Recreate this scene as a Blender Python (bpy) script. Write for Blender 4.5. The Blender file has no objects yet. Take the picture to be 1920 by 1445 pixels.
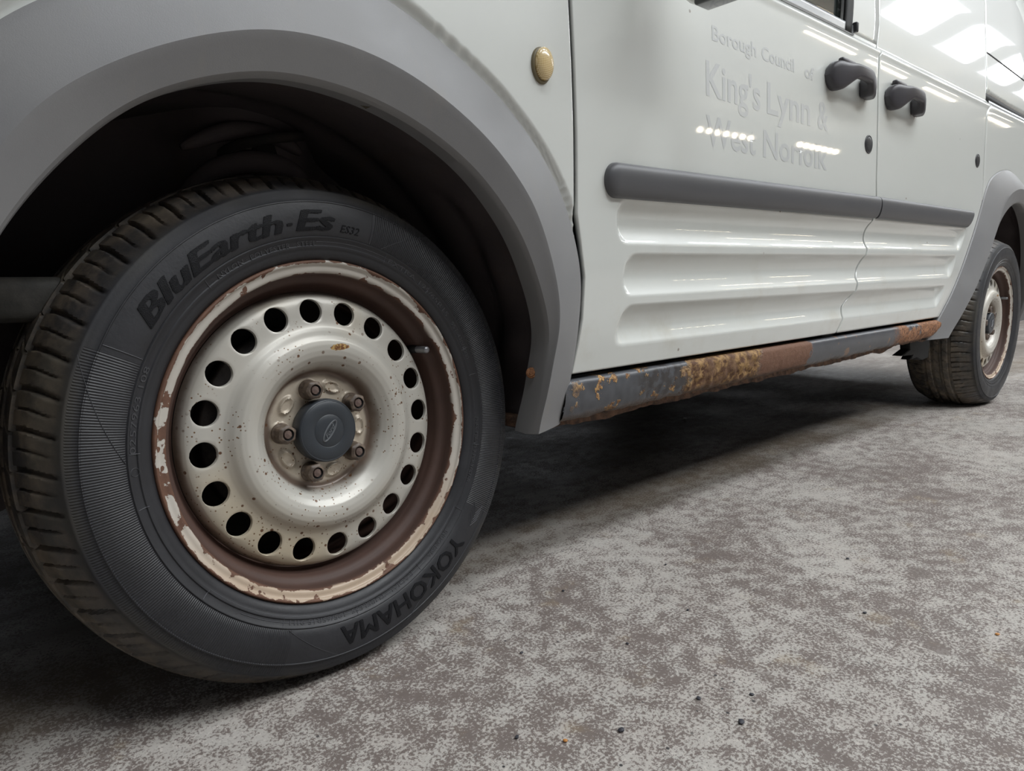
import bpy, bmesh, math, random
import numpy as np
from mathutils import Vector, Matrix, noise as mnoise

random.seed(7)
PI = math.pi
S = bpy.context.scene
COL = S.collection

# ------------------------------------------------------------------ camera
cam_d = bpy.data.cameras.new('camera')
cam = bpy.data.objects.new('camera', cam_d)
COL.objects.link(cam)
CAM_POS = Vector((-0.37552, -0.76408, 0.4857))
yaw, pitch, roll = 0.71814, -0.15132, -0.01465
fwd = Vector((math.sin(yaw)*math.cos(pitch), math.cos(yaw)*math.cos(pitch), math.sin(pitch)))
rgt = fwd.cross(Vector((0, 0, 1))).normalized()
upv = rgt.cross(fwd)
r2 = math.cos(roll)*rgt + math.sin(roll)*upv
u2 = -math.sin(roll)*rgt + math.cos(roll)*upv
M = Matrix((r2, u2, -fwd)).transposed().to_4x4()
M.translation = CAM_POS
cam.matrix_world = M
cam_d.sensor_fit = 'HORIZONTAL'
cam_d.sensor_width = 36.0
cam_d.lens = 1273.957*36.0/1920.0
cam_d.clip_start = 0.02
cam_d.clip_end = 200
S.camera = cam

# ------------------------------------------------------------------ light and exposure
S.view_settings.view_transform = 'Standard'
S.view_settings.look = 'None'
S.view_settings.gamma = 1.0
S.view_settings.use_curve_mapping = False
S.view_settings.exposure = 0.12
SKY_POWER = 13.0        # daylight through the roof lights
TUBE_POWER = 22.0       # warm lamps under the roof
world = bpy.data.worlds.new('world')
world.use_nodes = True
S.world = world
world.node_tree.nodes['Background'].inputs[0].default_value = (0.75, 0.82, 1.0, 1)
world.node_tree.nodes['Background'].inputs[1].default_value = 0.5
S.cycles.max_bounces = 8
S.cycles.diffuse_bounces = 4
S.cycles.glossy_bounces = 4
S.cycles.caustics_reflective = False
S.cycles.caustics_refractive = False
S.cycles.sample_clamp_indirect = 4.0

# ------------------------------------------------------------------ node helpers
class NT:
    def __init__(self, name):
        self.m = bpy.data.materials.new(name)
        self.m.use_nodes = True
        self.t = self.m.node_tree
        self.b = self.t.nodes['Principled BSDF']
        self.tc = self.t.nodes.new('ShaderNodeTexCoord')
        self.obj = self.tc.outputs['Object']
    def node(self, kind, **kw):
        n = self.t.nodes.new(kind)
        for k, v in kw.items():
            setattr(n, k, v)
        return n
    def plug(self, sock, v):
        if isinstance(v, bpy.types.NodeSocket):
            self.t.links.new(v, sock)
        elif isinstance(v, (tuple, list)):
            if len(sock.default_value) == 4 and len(v) == 3:
                v = (*v, 1)
            sock.default_value = v
        else:
            sock.default_value = v
    def math(self, op, a, b=0.0, c=0.0, clamp=False):
        n = self.node('ShaderNodeMath', operation=op, use_clamp=clamp)
        self.plug(n.inputs[0], a); self.plug(n.inputs[1], b); self.plug(n.inputs[2], c)
        return n.outputs[0]
    def noise(self, scale, detail=3, rough=.55, vec=None, dist=0.0):
        n = self.node('ShaderNodeTexNoise')
        self.plug(n.inputs['Vector'], vec or self.obj)
        n.inputs['Scale'].default_value = scale
        n.inputs['Detail'].default_value = detail
        n.inputs['Roughness'].default_value = rough
        n.inputs['Distortion'].default_value = dist
        return n.outputs['Fac']
    def voro(self, scale, vec=None, feature='F1', rand=1.0):
        n = self.node('ShaderNodeTexVoronoi', feature=feature)
        self.plug(n.inputs['Vector'], vec or self.obj)
        n.inputs['Scale'].default_value = scale
        n.inputs['Randomness'].default_value = rand
        return n.outputs['Distance']
    def step(self, v, lo, hi, a=0.0, b=1.0):
        n = self.node('ShaderNodeMapRange', interpolation_type='SMOOTHSTEP')
        self.plug(n.inputs[0], v)
        n.inputs[1].default_value = lo; n.inputs[2].default_value = hi
        n.inputs[3].default_value = a; n.inputs[4].default_value = b
        return n.outputs[0]
    def mix(self, f, a, b):
        n = self.node('ShaderNodeMix', data_type='RGBA')
        self.plug(n.inputs[0], f); self.plug(n.inputs[6], a); self.plug(n.inputs[7], b)
        return n.outputs[2]
    def xyz(self, vec=None):
        n = self.node('ShaderNodeSeparateXYZ')
        self.plug(n.inputs[0], vec or self.obj)
        return n.outputs
    def scaled(self, s, vec=None):
        n = self.node('ShaderNodeMapping')
        self.plug(n.inputs['Vector'], vec or self.obj)
        n.inputs['Scale'].default_value = s
        return n.outputs[0]
    def set(self, **kw):
        for k, v in kw.items():
            self.plug(self.b.inputs[k.replace('_', ' ')], v)
        return self
    def bump(self, h, strength=.3, dist=.001, prev=None):
        n = self.node('ShaderNodeBump')
        n.inputs['Strength'].default_value = strength
        n.inputs['Distance'].default_value = dist
        self.plug(n.inputs['Height'], h)
        if prev is not None:
            self.t.links.new(prev, n.inputs['Normal'])
        self.t.links.new(n.outputs[0], self.b.inputs['Normal'])
        return n.outputs[0]

RUST = (.10, .042, .022)
RUST2 = (.24, .10, .035)
BROWN = (.075, .042, .032)

# ------------------------------------------------------------------ materials
def mat_paint():
    n = NT('white_paint')
    v = n.voro(16)
    sp = n.math('MULTIPLY', n.step(v, .035, .06, 1, 0), n.step(n.noise(6), .56, .62))
    c = n.mix(n.noise(1.5, 2), (.625, .645, .605), (.66, .67, .645))
    z = n.xyz()[2]
    dirt = n.math('MULTIPLY', n.step(n.noise(9, 5, .65), .5, .85), n.step(z, .34, .75, .35, .02))
    c = n.mix(dirt, c, (.42, .36, .25))
    c = n.mix(sp, c, (.13, .08, .05))
    n.set(Base_Color=c, Roughness=.36, Coat_Weight=1.0, Coat_Roughness=.03, Coat_IOR=1.5)
    n.bump(n.noise(60, 2), .010, .001)
    return n.m

def mat_plain(name, col, rough=.5, metal=0.0, nscale=None, nstr=.1, var=.15, coat=0.0, spec=.5):
    n = NT(name)
    c2 = tuple(max(0, x*(1-var)) for x in col)
    n.set(Base_Color=n.mix(n.noise(18, 4), c2, col), Roughness=rough, Metallic=metal, Coat_Weight=coat)
    n.b.inputs['Specular IOR Level'].default_value = spec
    if nscale:
        n.bump(n.noise(nscale, 3), nstr, .001)
    return n.m

def mat_flare():
    n = NT('grey_plastic')
    f = n.noise(7, 5, .6)
    c = n.mix(f, (.170, .170, .178), (.232, .229, .226))
    st = n.noise(1, 4, .6, n.scaled((30, 30, 4)))
    c = n.mix(n.step(st, .55, .8, 0, .3), c, (.24, .22, .19))
    n.set(Base_Color=c, Roughness=n.step(f, .3, .7, .40, .52))
    n.bump(n.noise(900, 2), .12, .0006)
    return n.m

def mat_moulding():
    n = NT('moulding_plastic')
    f = n.noise(1, 4, .6, n.scaled((3, 10, 40)))
    n.set(Base_Color=n.mix(f, (.065, .066, .072), (.10, .10, .105)), Roughness=.42)
    n.bump(n.noise(900, 2), .1, .0006)
    return n.m

def polar(n):
    x, y, z = n.xyz()
    r = n.math('SQRT', n.math('ADD', n.math('MULTIPLY', x, x), n.math('MULTIPLY', z, z)))
    th = n.math('ARCTAN2', z, x)
    return x, y, z, r, th

def mat_tyre():
    n = NT('tyre_rubber')
    x, y, z, r, th = polar(n)
    f = n.noise(25, 4, .6)
    side = n.mix(f, (.014, .014, .016), (.026, .026, .030))
    # dusty tread
    tread = n.step(r, .2900, .2960)
    f2 = n.noise(30, 5, .7)
    d = n.mix(n.step(f2, .35, .7), (.045, .042, .040), (.19, .150, .110))
    inb = n.step(y, .0, .06, .35, 1.0)
    c = n.mix(n.math('MULTIPLY', tread, inb), side, d)
    # brown bloom around the shoulder
    bl = n.math('MULTIPLY', n.step(r, .276, .290), n.step(n.noise(9, 3), .40, .66, 0, .30))
    c = n.mix(bl, c, (.085, .072, .045))
    n.set(Base_Color=c, Roughness=n.math('ADD', n.math('SUBTRACT', n.step(f, .3, .7, .44, .58), n.math('MULTIPLY', tread, .30)), n.step(r, .2765, .2780, 0, .22)))
    # fine radial serration on two zones of the sidewall
    s = n.math('SINE', n.math('MULTIPLY', th, 620.0))
    band = n.math('MULTIPLY', n.step(r, .2365, .238), n.step(r, .287, .288, 1, 0))
    a = n.math('ABSOLUTE', n.math('SUBTRACT', th, 2.0))     # smooth name panel 75..153 degrees
    keep = n.step(a, .69, .695)
    a2 = n.math('ABSOLUTE', n.math('ADD', th, 1.27))        # smooth maker panel at the bottom
    keep2 = n.step(a2, .66, .665)
    h = n.math('MULTIPLY', s, n.math('MULTIPLY', band, n.math('MULTIPLY', keep, keep2)))
    b = n.bump(h, .55, .0006)
    n.bump(n.noise(260, 3), .25, .0008, b)
    return n.m

def mat_letter_tyre():
    n = NT('tyre_lettering')
    n.set(Base_Color=n.mix(n.noise(120), (.006, .006, .007), (.016, .016, .018)), Roughness=.5)
    n.b.inputs['Specular IOR Level'].default_value = .15
    n.bump(n.voro(900), .5, .0005)
    return n.m

def mat_rim():
    """steel rim: flange painted silver and flaking, barrel rusty"""
    n = NT('rusty_rim')
    x, y, z, r, th = polar(n)
    nz = n.noise(38, 5, .62)
    big = n.noise(7, 2, .5)
    edge = n.math('ABSOLUTE', n.math('SUBTRACT', r, .2005))
    e = n.step(edge, .0032, .0080, 0, .22)
    spots = n.math('MULTIPLY', n.step(n.voro(62), .12, .24, .20, 0), n.step(n.noise(11, 2), .42, .6))
    v = n.math('ADD', n.math('ADD', n.math('ADD', nz, spots), e), n.math('MULTIPLY', n.math('SUBTRACT', big, .5), .45))
    # more rust at the upper left of the wheel
    ul = n.math('ADD', n.math('MULTIPLY', x, -1.0), n.math('MULTIPLY', z, .35))
    v = n.math('ADD', v, n.step(ul, .05, .22, 0, .05))
    m = n.step(v, .600, .630)
    inner = n.step(r, .1955, .1925)
    inner = n.step(n.math('SUBTRACT', .1945, r), -.0008, .0012)
    m = n.math('MAXIMUM', m, inner)
    paint = n.mix(n.noise(20, 4), (.42, .38, .33), (.56, .53, .48))
    low = n.step(z, -.06, -.18)
    tan = n.math('MULTIPLY', n.step(n.math('MULTIPLY', z, -1.0), .04, .17), .6)
    paint = n.mix(tan, paint, (.44, .29, .17))
    rust = n.mix(n.noise(60, 5, .7), (.055, .028, .020), (.20, .095, .055))
    brn = n.mix(n.noise(14, 4), (.038, .022, .018), (.095, .048, .034))
    rust = n.mix(inner, rust, brn)
    n.set(Base_Color=n.mix(m, paint, rust), Roughness=n.math('ADD', n.math('MULTIPLY', m, .25), .40),
          Metallic=.0)
    n.bump(n.math('ADD', n.math('MULTIPLY', m, .6), n.math('MULTIPLY', nz, m)), .5, .0008)
    return n.m

def mat_disc():
    n = NT('silver_steel_paint')
    x, y, z, r, th = polar(n)
    fine = n.noise(190, 2, .5)
    clus = n.noise(9, 3, .6)
    v = n.voro(75)
    v2 = n.voro(190)
    sp = n.math('MULTIPLY', n.step(v, .12, .18, 1, 0), n.step(clus, .44, .54))
    sp2 = n.math('MULTIPLY', n.step(v2, .15, .22, 1, 0), n.step(n.noise(16, 3), .46, .56))
    paint = n.mix(n.noise(6, 3), (.46, .425, .365), (.55, .54, .50))
    wx = n.math('ADD', r, n.math('MULTIPLY', n.math('SUBTRACT', n.noise(14, 3), .5), .018))
    hub = n.step(wx, .066, .082, 1, 0)
    tan = n.mix(n.noise(50, 5, .7), (.40, .31, .22), (.66, .59, .48))
    edge = n.math('MULTIPLY', n.step(wx, .066, .072), n.step(wx, .074, .084, 1, 0))
    c = n.mix(n.math('MULTIPLY', hub, .85), paint, tan)
    c = n.mix(n.math('MULTIPLY', edge, .85), c, (.10, .055, .035))
    yel = n.math('MULTIPLY', n.step(n.noise(5, 2), .48, .7), n.step(r, .09, .15, 0, .55))
    c = n.mix(yel, c, (.54, .42, .24))
    c = n.mix(sp, c, (.13, .062, .03))
    c = n.mix(sp2, c, (.17, .095, .045))
    # worn oval rust spot above the hub
    dx = n.math('DIVIDE', n.math('SUBTRACT', x, .022), .0125)
    dz = n.math('DIVIDE', n.math('SUBTRACT', z, .103), .0042)
    d = n.math('ADD', n.math('MULTIPLY', dx, dx), n.math('MULTIPLY', dz, dz))
    d = n.math('ADD', d, n.math('MULTIPLY', n.math('SUBTRACT', n.noise(240, 3), .5), 1.6))
    om = n.step(d, .85, 1.1, 1, 0)
    oc = n.mix(n.step(n.noise(260, 3), .45, .58), (.16, .06, .02), (.50, .33, .12))
    c = n.mix(om, c, oc)
    # outer edge rust
    oe = n.step(n.math('ADD', r, n.math('MULTIPLY', n.noise(40, 3), .006)), .1725, .178, 0, .8)
    c = n.mix(oe, c, (.13, .09, .065))
    n.set(Base_Color=c, Roughness=.40, Metallic=.2, Coat_Weight=.15, Coat_Roughness=.25)
    b = n.bump(n.math('ADD', sp, n.math('ADD', om, sp2)), .35, -.0005)
    n.bump(n.noise(60, 2), .04, .001, b)
    return n.m

def mat_rusty(name, a, b, sc=60, rough=.7, bstr=.6, bd=.0015):
    n = NT(name)
    f = n.noise(sc, 6, .7)
    n.set(Base_Color=n.mix(n.step(f, .35, .68), a, b), Roughness=rough)
    n.bump(f, bstr, bd)
    return n.m

def mat_liner():
    n = NT('wheel_arch_liner')
    f = n.noise(8, 5, .65)
    g = n.noise(1, 5, .7, n.scaled((28, 3, 3)))
    c = n.mix(f, (.055, .048, .054), (.100, .080, .076))
    c = n.mix(n.step(g, .52, .8, 0, .45), c, (.09, .06, .042))
    n.set(Base_Color=c, Roughness=.75)
    n.b.inputs['Specular IOR Level'].default_value = .3
    n.bump(n.noise(45, 5, .7), .5, .003)
    return n.m

def mat_sill():
    n = NT('corroded_sill')
    x, y, z = n.xyz()
    f = n.noise(24, 5, .7)
    fine = n.noise(120, 5, .75)
    wob = n.math('MULTIPLY', n.math('SUBTRACT', n.noise(30, 4, .7), .5), .09)
    xx = n.math('ADD', x, wob)
    def band(a, b, s=.008):
        return n.math('MULTIPLY', n.step(xx, a-s, a+s), n.step(xx, b-s, b+s, 1, 0))
    base = n.mix(f, (.045, .048, .055), (.095, .098, .108))
    c = base
    # scattered chips at the front end
    chips = n.math('MULTIPLY', band(.40, .70, .03), n.step(n.noise(34, 4, .6), .575, .60))
    chipc = n.mix(n.step(fine, .40, .6), (.16, .07, .03), (.55, .33, .13))
    c = n.mix(chips, c, chipc)
    dark = n.math('MULTIPLY', band(.56, .74, .02), n.step(n.noise(70, 4), .45, .55))
    c = n.mix(n.math('MULTIPLY', dark, .7), c, (.03, .022, .018))
    # golden flaking patch
    gold = band(.70, .965)
    gc = n.mix(n.step(n.noise(75, 5, .7), .40, .60), (.10, .042, .018), (.36, .215, .085))
    gc = n.mix(n.step(n.noise(22, 3), .48, .62, 0, .75), gc, (.13, .065, .035))
    c = n.mix(gold, c, gc)
    # flat brown patch
    br = band(.965, 1.19, .006)
    c = n.mix(br, c, n.mix(fine, (.11, .050, .030), (.24, .12, .07)))
    # light scabs in the middle and the end patch
    mid = n.math('MULTIPLY', band(1.2, 1.75, .03), n.step(n.noise(26, 4, .6), .60, .63))
    c = n.mix(mid, c, (.20, .12, .075))
    end = n.math('MULTIPLY', band(1.72, 2.2, .04), n.step(n.noise(14, 4, .6), .42, .48))
    c = n.mix(end, c, n.mix(n.step(fine, .4, .6), (.13, .055, .028), (.36, .17, .08)))
    # soiled lower edge
    zr = n.math('SUBTRACT', z, n.math('MULTIPLY', x, .013))
    low = n.step(n.math('ADD', zr, n.math('MULTIPLY', n.noise(20, 4), .02)), .272, .286, .85, 0)
    c = n.mix(low, c, n.mix(fine, (.05, .035, .027), (.14, .09, .06)))
    rustm = n.math('MAXIMUM', n.math('MAXIMUM', gold, br), n.math('MAXIMUM', chips, end))
    n.set(Base_Color=c, Roughness=n.math('ADD', n.math('MULTIPLY', rustm, .35), .38))
    n.bump(n.math('MULTIPLY', n.math('ADD', rustm, low), fine), .8, .003)
    return n.m

def mat_floor():
    n = NT('worn_painted_concrete')
    P = n.obj
    fine = n.noise(240, 5, .75)
    med = n.noise(34, 4, .6)
    big = n.noise(4.2, 4, .6)
    huge = n.noise(1.1, 3, .55)
    v = n.math('ADD', n.math('MULTIPLY', fine, .95), n.math('ADD', n.math('MULTIPLY', med, .38), n.math('MULTIPLY', big, .32)))
    v = n.math('ADD', v, n.math('MULTIPLY', huge, .15))
    worn = n.step(v, .870, .945)
    light = n.mix(n.noise(13, 4, .6), (.44, .395, .36), (.49, .475, .44))
    light = n.mix(n.step(n.noise(160, 3), .56, .66, 0, .5), light, (.64, .59, .54))
    under = n.mix(n.noise(60, 4, .7), (.088, .066, .058), (.17, .132, .118))
    c = n.mix(n.math('MULTIPLY', worn, .9), light, under)
    # bare, smoother patches
    vo = n.voro(5.2, n.scaled((1, 1, 1)))
    wv = n.math('ADD', vo, n.math('MULTIPLY', n.math('SUBTRACT', n.noise(30, 4), .5), .16))
    patch = n.math('MULTIPLY', n.step(wv, .085, .105, 1, 0), n.step(big, .46, .52))
    c = n.mix(n.math('MULTIPLY', patch, .8), c, (.17, .14, .125))
    # ochre staining
    och = n.math('MULTIPLY', n.step(n.noise(9, 5, .7), .58, .72), .35)
    c = n.mix(och, c, (.30, .22, .12))
    # darker streaked floor colour under the van, tan band along its near side
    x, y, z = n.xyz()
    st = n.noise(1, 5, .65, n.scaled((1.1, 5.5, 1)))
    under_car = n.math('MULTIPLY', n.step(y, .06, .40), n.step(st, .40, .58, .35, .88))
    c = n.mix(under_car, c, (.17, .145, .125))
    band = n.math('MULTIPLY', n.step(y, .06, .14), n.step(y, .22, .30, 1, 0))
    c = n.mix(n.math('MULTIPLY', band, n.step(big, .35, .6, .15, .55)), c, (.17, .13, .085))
    # black specks
    sp = n.math('MULTIPLY', n.step(n.voro(38), .06, .09, 1, 0), n.step(n.noise(7), .45, .6))
    c = n.mix(sp, c, (.035, .033, .035))
    rr = n.math('ADD', n.step(n.noise(3.5, 4), .35, .65, .30, .46), n.math('MULTIPLY', worn, .22))
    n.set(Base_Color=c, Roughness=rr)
    b = n.bump(n.math('MULTIPLY', worn, -1.0), .35, .0006)
    n.bump(fine, .35, .0012, b)
    return n.m

def mat_glass_dark():
    n = NT('dark_glass')  # opaque panes: shade of the interior behind them is put into the colour
    g = n.noise(1, 4, .6, n.scaled((14, 3, 3)))
    n.set(Base_Color=n.mix(n.step(g, .45, .7), (.010, .012, .012), (.035, .045, .038)), Roughness=.03,
          Coat_Weight=1.0, Coat_Roughness=.01)
    return n.m

def mat_emit(name, col, power):
    m = bpy.data.materials.new(name)
    m.use_nodes = True
    t = m.node_tree
    for k in list(t.nodes):
        t.nodes.remove(k)
    e = t.nodes.new('ShaderNodeEmission')
    e.inputs[0].default_value = (*col, 1)
    e.inputs[1].default_value = power
    o = t.nodes.new('ShaderNodeOutputMaterial')
    t.links.new(e.outputs[0], o.inputs[0])
    return m

PAINT = mat_paint()
FLARE = mat_flare()
MOULD = mat_moulding()
TYRE = mat_tyre()
TLET = mat_letter_tyre()
RIM = mat_rim()
DISC = mat_disc()
LINER = mat_liner()
SILL = mat_sill()
FLOOR = mat_floor()
GLASS = mat_glass_dark()
NUT = mat_rusty('rusty_nut', (.07, .050, .038), (.20, .15, .11), 90, .48, .4, .0006)
NUTC = mat_rusty('nut_core', (.06, .035, .03), (.16, .11, .09), 200, .5, .3, .0004)
BRAKE = mat_rusty('cast_iron', (.018, .014, .013), (.05, .038, .032), 40, .6)
CAP = mat_plain('charcoal_cap_plastic', (.034, .040, .048), .42, nscale=700, nstr=.08, var=.25)
BLACK = mat_plain('black_plastic', (.022, .022, .025), .45, nscale=600, nstr=.1)
RUBBER = mat_plain('black_rubber', (.010, .010, .010), .7)
HANDLE = mat_plain('charcoal_handle_plastic', (.050, .046, .052), .40, nscale=800, nstr=.15)
UNDER = mat_rusty('underseal', (.008, .007, .007), (.025, .019, .016), 12, .9, .4, .004)
GHOST = mat_plain('faded_lettering', (.575, .590, .585), .36, var=.04, coat=1.0)
STEEL = mat_plain('zinc_valve', (.30, .30, .31), .35, metal=.7)
SCREW = mat_rusty('rusty_screw', (.16, .06, .02), (.42, .20, .09), 300, .7, .6, .0006)
FLANGE = mat_rusty('rusty_flange', (.045, .026, .018), (.20, .11, .065), 50, .8, .7, .003)
CHROME = mat_plain('bright_trim', (.60, .62, .64), .22, metal=.5)
AMBER = None
def mat_indicator():
    n = NT('yellowed_lens')
    x, y, z = n.xyz()
    k = n.scaled((1, 1, 1))
    a = n.math('SINE', n.math('MULTIPLY', n.math('ADD', x, z), 1900.0))
    b = n.math('SINE', n.math('MULTIPLY', n.math('SUBTRACT', x, z), 1900.0))
    g = n.step(n.math('MULTIPLY', a, b), -.1, .2)
    n.set(Base_Color=n.mix(g, (.55, .38, .15), (.82, .66, .38)), Roughness=.25, Coat_Weight=.8)
    n.bump(g, .5, .001)
    return n.m
LENS = mat_indicator()
WALLM = mat_plain('grey_wall_cladding', (.66, .68, .72), .7, nscale=3, nstr=.1)
CEILM = mat_plain('white_roof_sheet', (.60, .62, .66), .7)
SKYL = mat_emit('roof_light', (.93, .97, 1.0), SKY_POWER)
TUBEM = mat_emit('warm_lamp', (1.0, .86, .62), TUBE_POWER)

# ------------------------------------------------------------------ object helpers
def link(name, me, mat=None, parent=None, smooth=True, kind=None):
    o = bpy.data.objects.new(name, me)
    COL.objects.link(o)
    if mat is not None and not me.materials:
        me.materials.append(mat)
    if smooth:
        me.polygons.foreach_set('use_smooth', [True]*len(me.polygons))
    if parent is not None:
        o.parent = parent
    if kind:
        o['kind'] = kind
    return o

def mesh(name, verts, faces):
    me = bpy.data.meshes.new(name)
    me.from_pydata([tuple(map(float, v)) for v in verts], [], faces)
    me.update()
    return me

def autosmooth(o, deg=35):
    me = o.data
    if hasattr(me, 'set_sharp_from_angle'):
        me.set_sharp_from_angle(angle=math.radians(deg))

def empty(name, parent=None):
    o = bpy.data.objects.new(name, None)
    o.empty_display_size = .1
    COL.objects.link(o)
    if parent is not None:
        o.parent = parent
    return o

def tag(o, label=None, cat=None, group=None):
    if label: o['label'] = label
    if cat: o['category'] = cat
    if group: o['group'] = group
    return o

def grid(name, P, mat, parent, close_u=False, close_v=False, flip=False, thick=0.0, thick_off=-1.0):
    """P: array (nu, nv, 3)"""
    nu, nv = P.shape[:2]
    vs = P.reshape(-1, 3)
    fs = []
    for i in range(nu if close_u else nu-1):
        a = i*nv; b = ((i+1) % nu)*nv
        for j in range(nv if close_v else nv-1):
            k = (j+1) % nv
            f = (a+j, b+j, b+k, a+k)
            fs.append(f[::-1] if flip else f)
    o = link(name, mesh(name, vs, fs), mat, parent)
    if thick:
        m = o.modifiers.new('thickness', 'SOLIDIFY')
        m.thickness = thick; m.offset = thick_off; m.use_even_offset = False
    return o

def lathe(name, prof, mat, parent, n=96, flip=False, closed=False):
    """profile of (r, y) revolved about the local y axis"""
    t = np.linspace(0, 2*PI, n, endpoint=False)
    pr = np.array(prof, float)
    P = np.zeros((n, len(pr), 3))
    P[:, :, 0] = np.cos(t)[:, None]*pr[:, 0]
    P[:, :, 1] = pr[:, 1]
    P[:, :, 2] = np.sin(t)[:, None]*pr[:, 0]
    return grid(name, P, mat, parent, close_u=True, close_v=closed, flip=flip)

def bm_to(name, bm, mat, parent, smooth=False):
    me = bpy.data.meshes.new(name)
    bmesh.ops.recalc_face_normals(bm, faces=bm.faces)
    bm.to_mesh(me); bm.free()
    return link(name, me, mat, parent, smooth)

def box(name, c, s, mat, parent=None, bevel=0.0, kind=None, segs=3):
    bm = bmesh.new()
    bmesh.ops.create_cube(bm, size=1)
    bmesh.ops.scale(bm, vec=Vector(s), verts=bm.verts)
    if bevel:
        bmesh.ops.bevel(bm, geom=list(bm.edges), offset=bevel, segments=segs, affect='EDGES', profile=.5)
    bmesh.ops.translate(bm, vec=Vector(c), verts=bm.verts)
    o = bm_to(name, bm, mat, parent, bool(bevel))
    if kind: o['kind'] = kind
    return o

def smooth_table(xs, ys, lo, hi, n=400, w=5):
    g = np.linspace(lo, hi, n)
    v = np.interp(g, xs, ys)
    k = np.hanning(2*w+3)[1:-1]; k /= k.sum()
    vp = np.concatenate([2*v[0]-v[w:0:-1], v, 2*v[-1]-v[-2:-w-2:-1]])
    return g, np.convolve(vp, k, mode='valid')[:n]

def smoothstep(a, b, x):
    t = np.clip((x-a)/(b-a), 0, 1)
    return t*t*(3-2*t)

def catmull(P, n):
    """resample a polyline array (k, d) into n points by a Catmull-Rom spline over chord length"""
    P = np.array(P, float)
    k = len(P)
    t = np.linspace(0, k-1, n)
    i = np.clip(t.astype(int), 0, k-2)
    f = (t-i)[:, None]
    p0 = P[np.maximum(i-1, 0)]; p1 = P[i]; p2 = P[i+1]; p3 = P[np.minimum(i+2, k-1)]
    return .5*((2*p1)+(-p0+p2)*f+(2*p0-5*p1+4*p2-p3)*f**2+(-p0+3*p1-3*p2+p3)*f**3)

# ------------------------------------------------------------------ the hall
fl = mesh('floor', [(-9, -14, 0), (26, -14, 0), (26, 11, 0), (-9, 11, 0)], [(0, 1, 2, 3)])
link('floor', fl, FLOOR, None, False, 'structure')
H = 5.4
box('wall_front', (-9.1, -1.5, H/2), (.2, 25.4, H), WALLM, kind='structure')
box('wall_rear', (26.1, -1.5, H/2), (.2, 25.4, H), WALLM, kind='structure')
box('wall_left', (8.5, -14.1, H/2), (35.4, .2, H), WALLM, kind='structure')
box('wall_right', (8.5, 11.1, H/2), (35.4, .2, H), WALLM, kind='structure')
ceil = box('ceiling', (8.5, -1.5, H+.1), (35.4, 25.4, .2), CEILM, kind='structure')
SKYLIGHTS = [(x, -4.25, 2.3, 1.35) for x in (1.3, 3.7, 6.1)]
SKYLIGHTS += [(x, -2.05, 1.5, 1.0) for x in (-.6, 2.0, 4.4, 6.8, 9.2, 11.6, 14.0, 16.4, 18.8)]
SKYLIGHTS += [(x, 4.8, 2.2, 1.4) for x in (-2.0, 1.5, 5.0, 8.5, 12.0)]
for (x, y, lx, w) in SKYLIGHTS:
    m_ = mesh('skylight', [(x-lx/2, y-w/2, H-.02), (x+lx/2, y-w/2, H-.02), (x+lx/2, y+w/2, H-.02), (x-lx/2, y+w/2, H-.02)], [(3, 2, 1, 0)])
    link('skylight', m_, SKYL, ceil, False)
# rows of hanging lamps: tubes over the aisle, strings of round lamps further out
for x in (2.0, 6.2, 10.4, 12.5, 15.1, 19.0):
    box('tube_lamp', (x, -3.75, 4.6), (1.6, .045, .04), TUBEM, ceil, .01)
    box('lamp_rod', (x, -3.75, 5.0), (.02, .02, .8), BLACK, ceil)
for (xa, ya, xb, yb) in ((14.6, -9.15, 16.6, -8.95), (18.6, -8.6, 20.6, -8.5)):
    for k in range(7):
        bm = bmesh.new()
        bmesh.ops.create_uvsphere(bm, u_segments=12, v_segments=8, radius=.07)
        o_ = bm_to('round_lamp', bm, TUBEM, ceil, True)
        o_.location = (xa+(xb-xa)*k/6, ya+(yb-ya)*k/6, 4.6)

# ------------------------------------------------------------------ the van: body surface
van = empty('delivery_van')
tag(van, 'white panel van with grey plastic wheel arches and rusty steel wheels', 'van')

RAKE = .0132
_yz, _yv = smooth_table(
    [.15, .26, .32, .40, .50, .60, .70, .80, .90, 1.00, 1.10, 1.30, 1.50, 1.66, 1.76, 1.84, 1.90],
    [.00, -.012, -.028, -.040, -.046, -.0495, -.0500, -.0473, -.0424, -.0347, -.0240, .0100, .052, .100, .155, .255, .47],
    .15, 1.9, 1400, 34)
_yv = _yv+.0155*smoothstep(1.016, 1.036, _yz)-.0020*np.exp(-((_yz-1.014)/.008)**2)
def YB(x, z):
    """side skin: y of the painted body at (x, z)"""
    zr = z-RAKE*(x-.4)
    y = np.interp(zr, _yz, _yv)
    y = y + np.maximum(0, .1-x)**2*.10 + np.maximum(0, x-2.9)**2*.12
    return y

GAP1 = np.array([(1.90, .372), (.88, .374), (.736, .377), (.585, .379), (.547, .388), (.491, .400), (.426, .399), (.344, .386), (.30, .380)])[::-1]
GAP2 = np.array([(1.9, 1.72), (1.174, 1.540), (1.104, 1.523), (1.051, 1.503), (1.02, 1.474), (.961, 1.465), (.834, 1.462), (.72, 1.466), (.683, 1.472), (.655, 1.470), (.63, 1.460), (.600, 1.448), (.576, 1.440), (.55, 1.441), (.52, 1.430), (.484, 1.408), (.465, 1.405), (.451, 1.402), (.432, 1.385), (.413, 1.360), (.395, 1.354), (.38, 1.350), (.346, 1.328), (.30, 1.30)])[::-1]
SEAM3 = np.array([(1.9, 2.70), (1.427, 2.536), (1.325, 2.49), (1.248, 2.467), (1.154, 2.439), (1.072, 2.420), (1.045, 2.395), (1.01, 2.358), (.912, 2.342), (.84, 2.338), (.70, 2.336)])[::-1]
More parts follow.
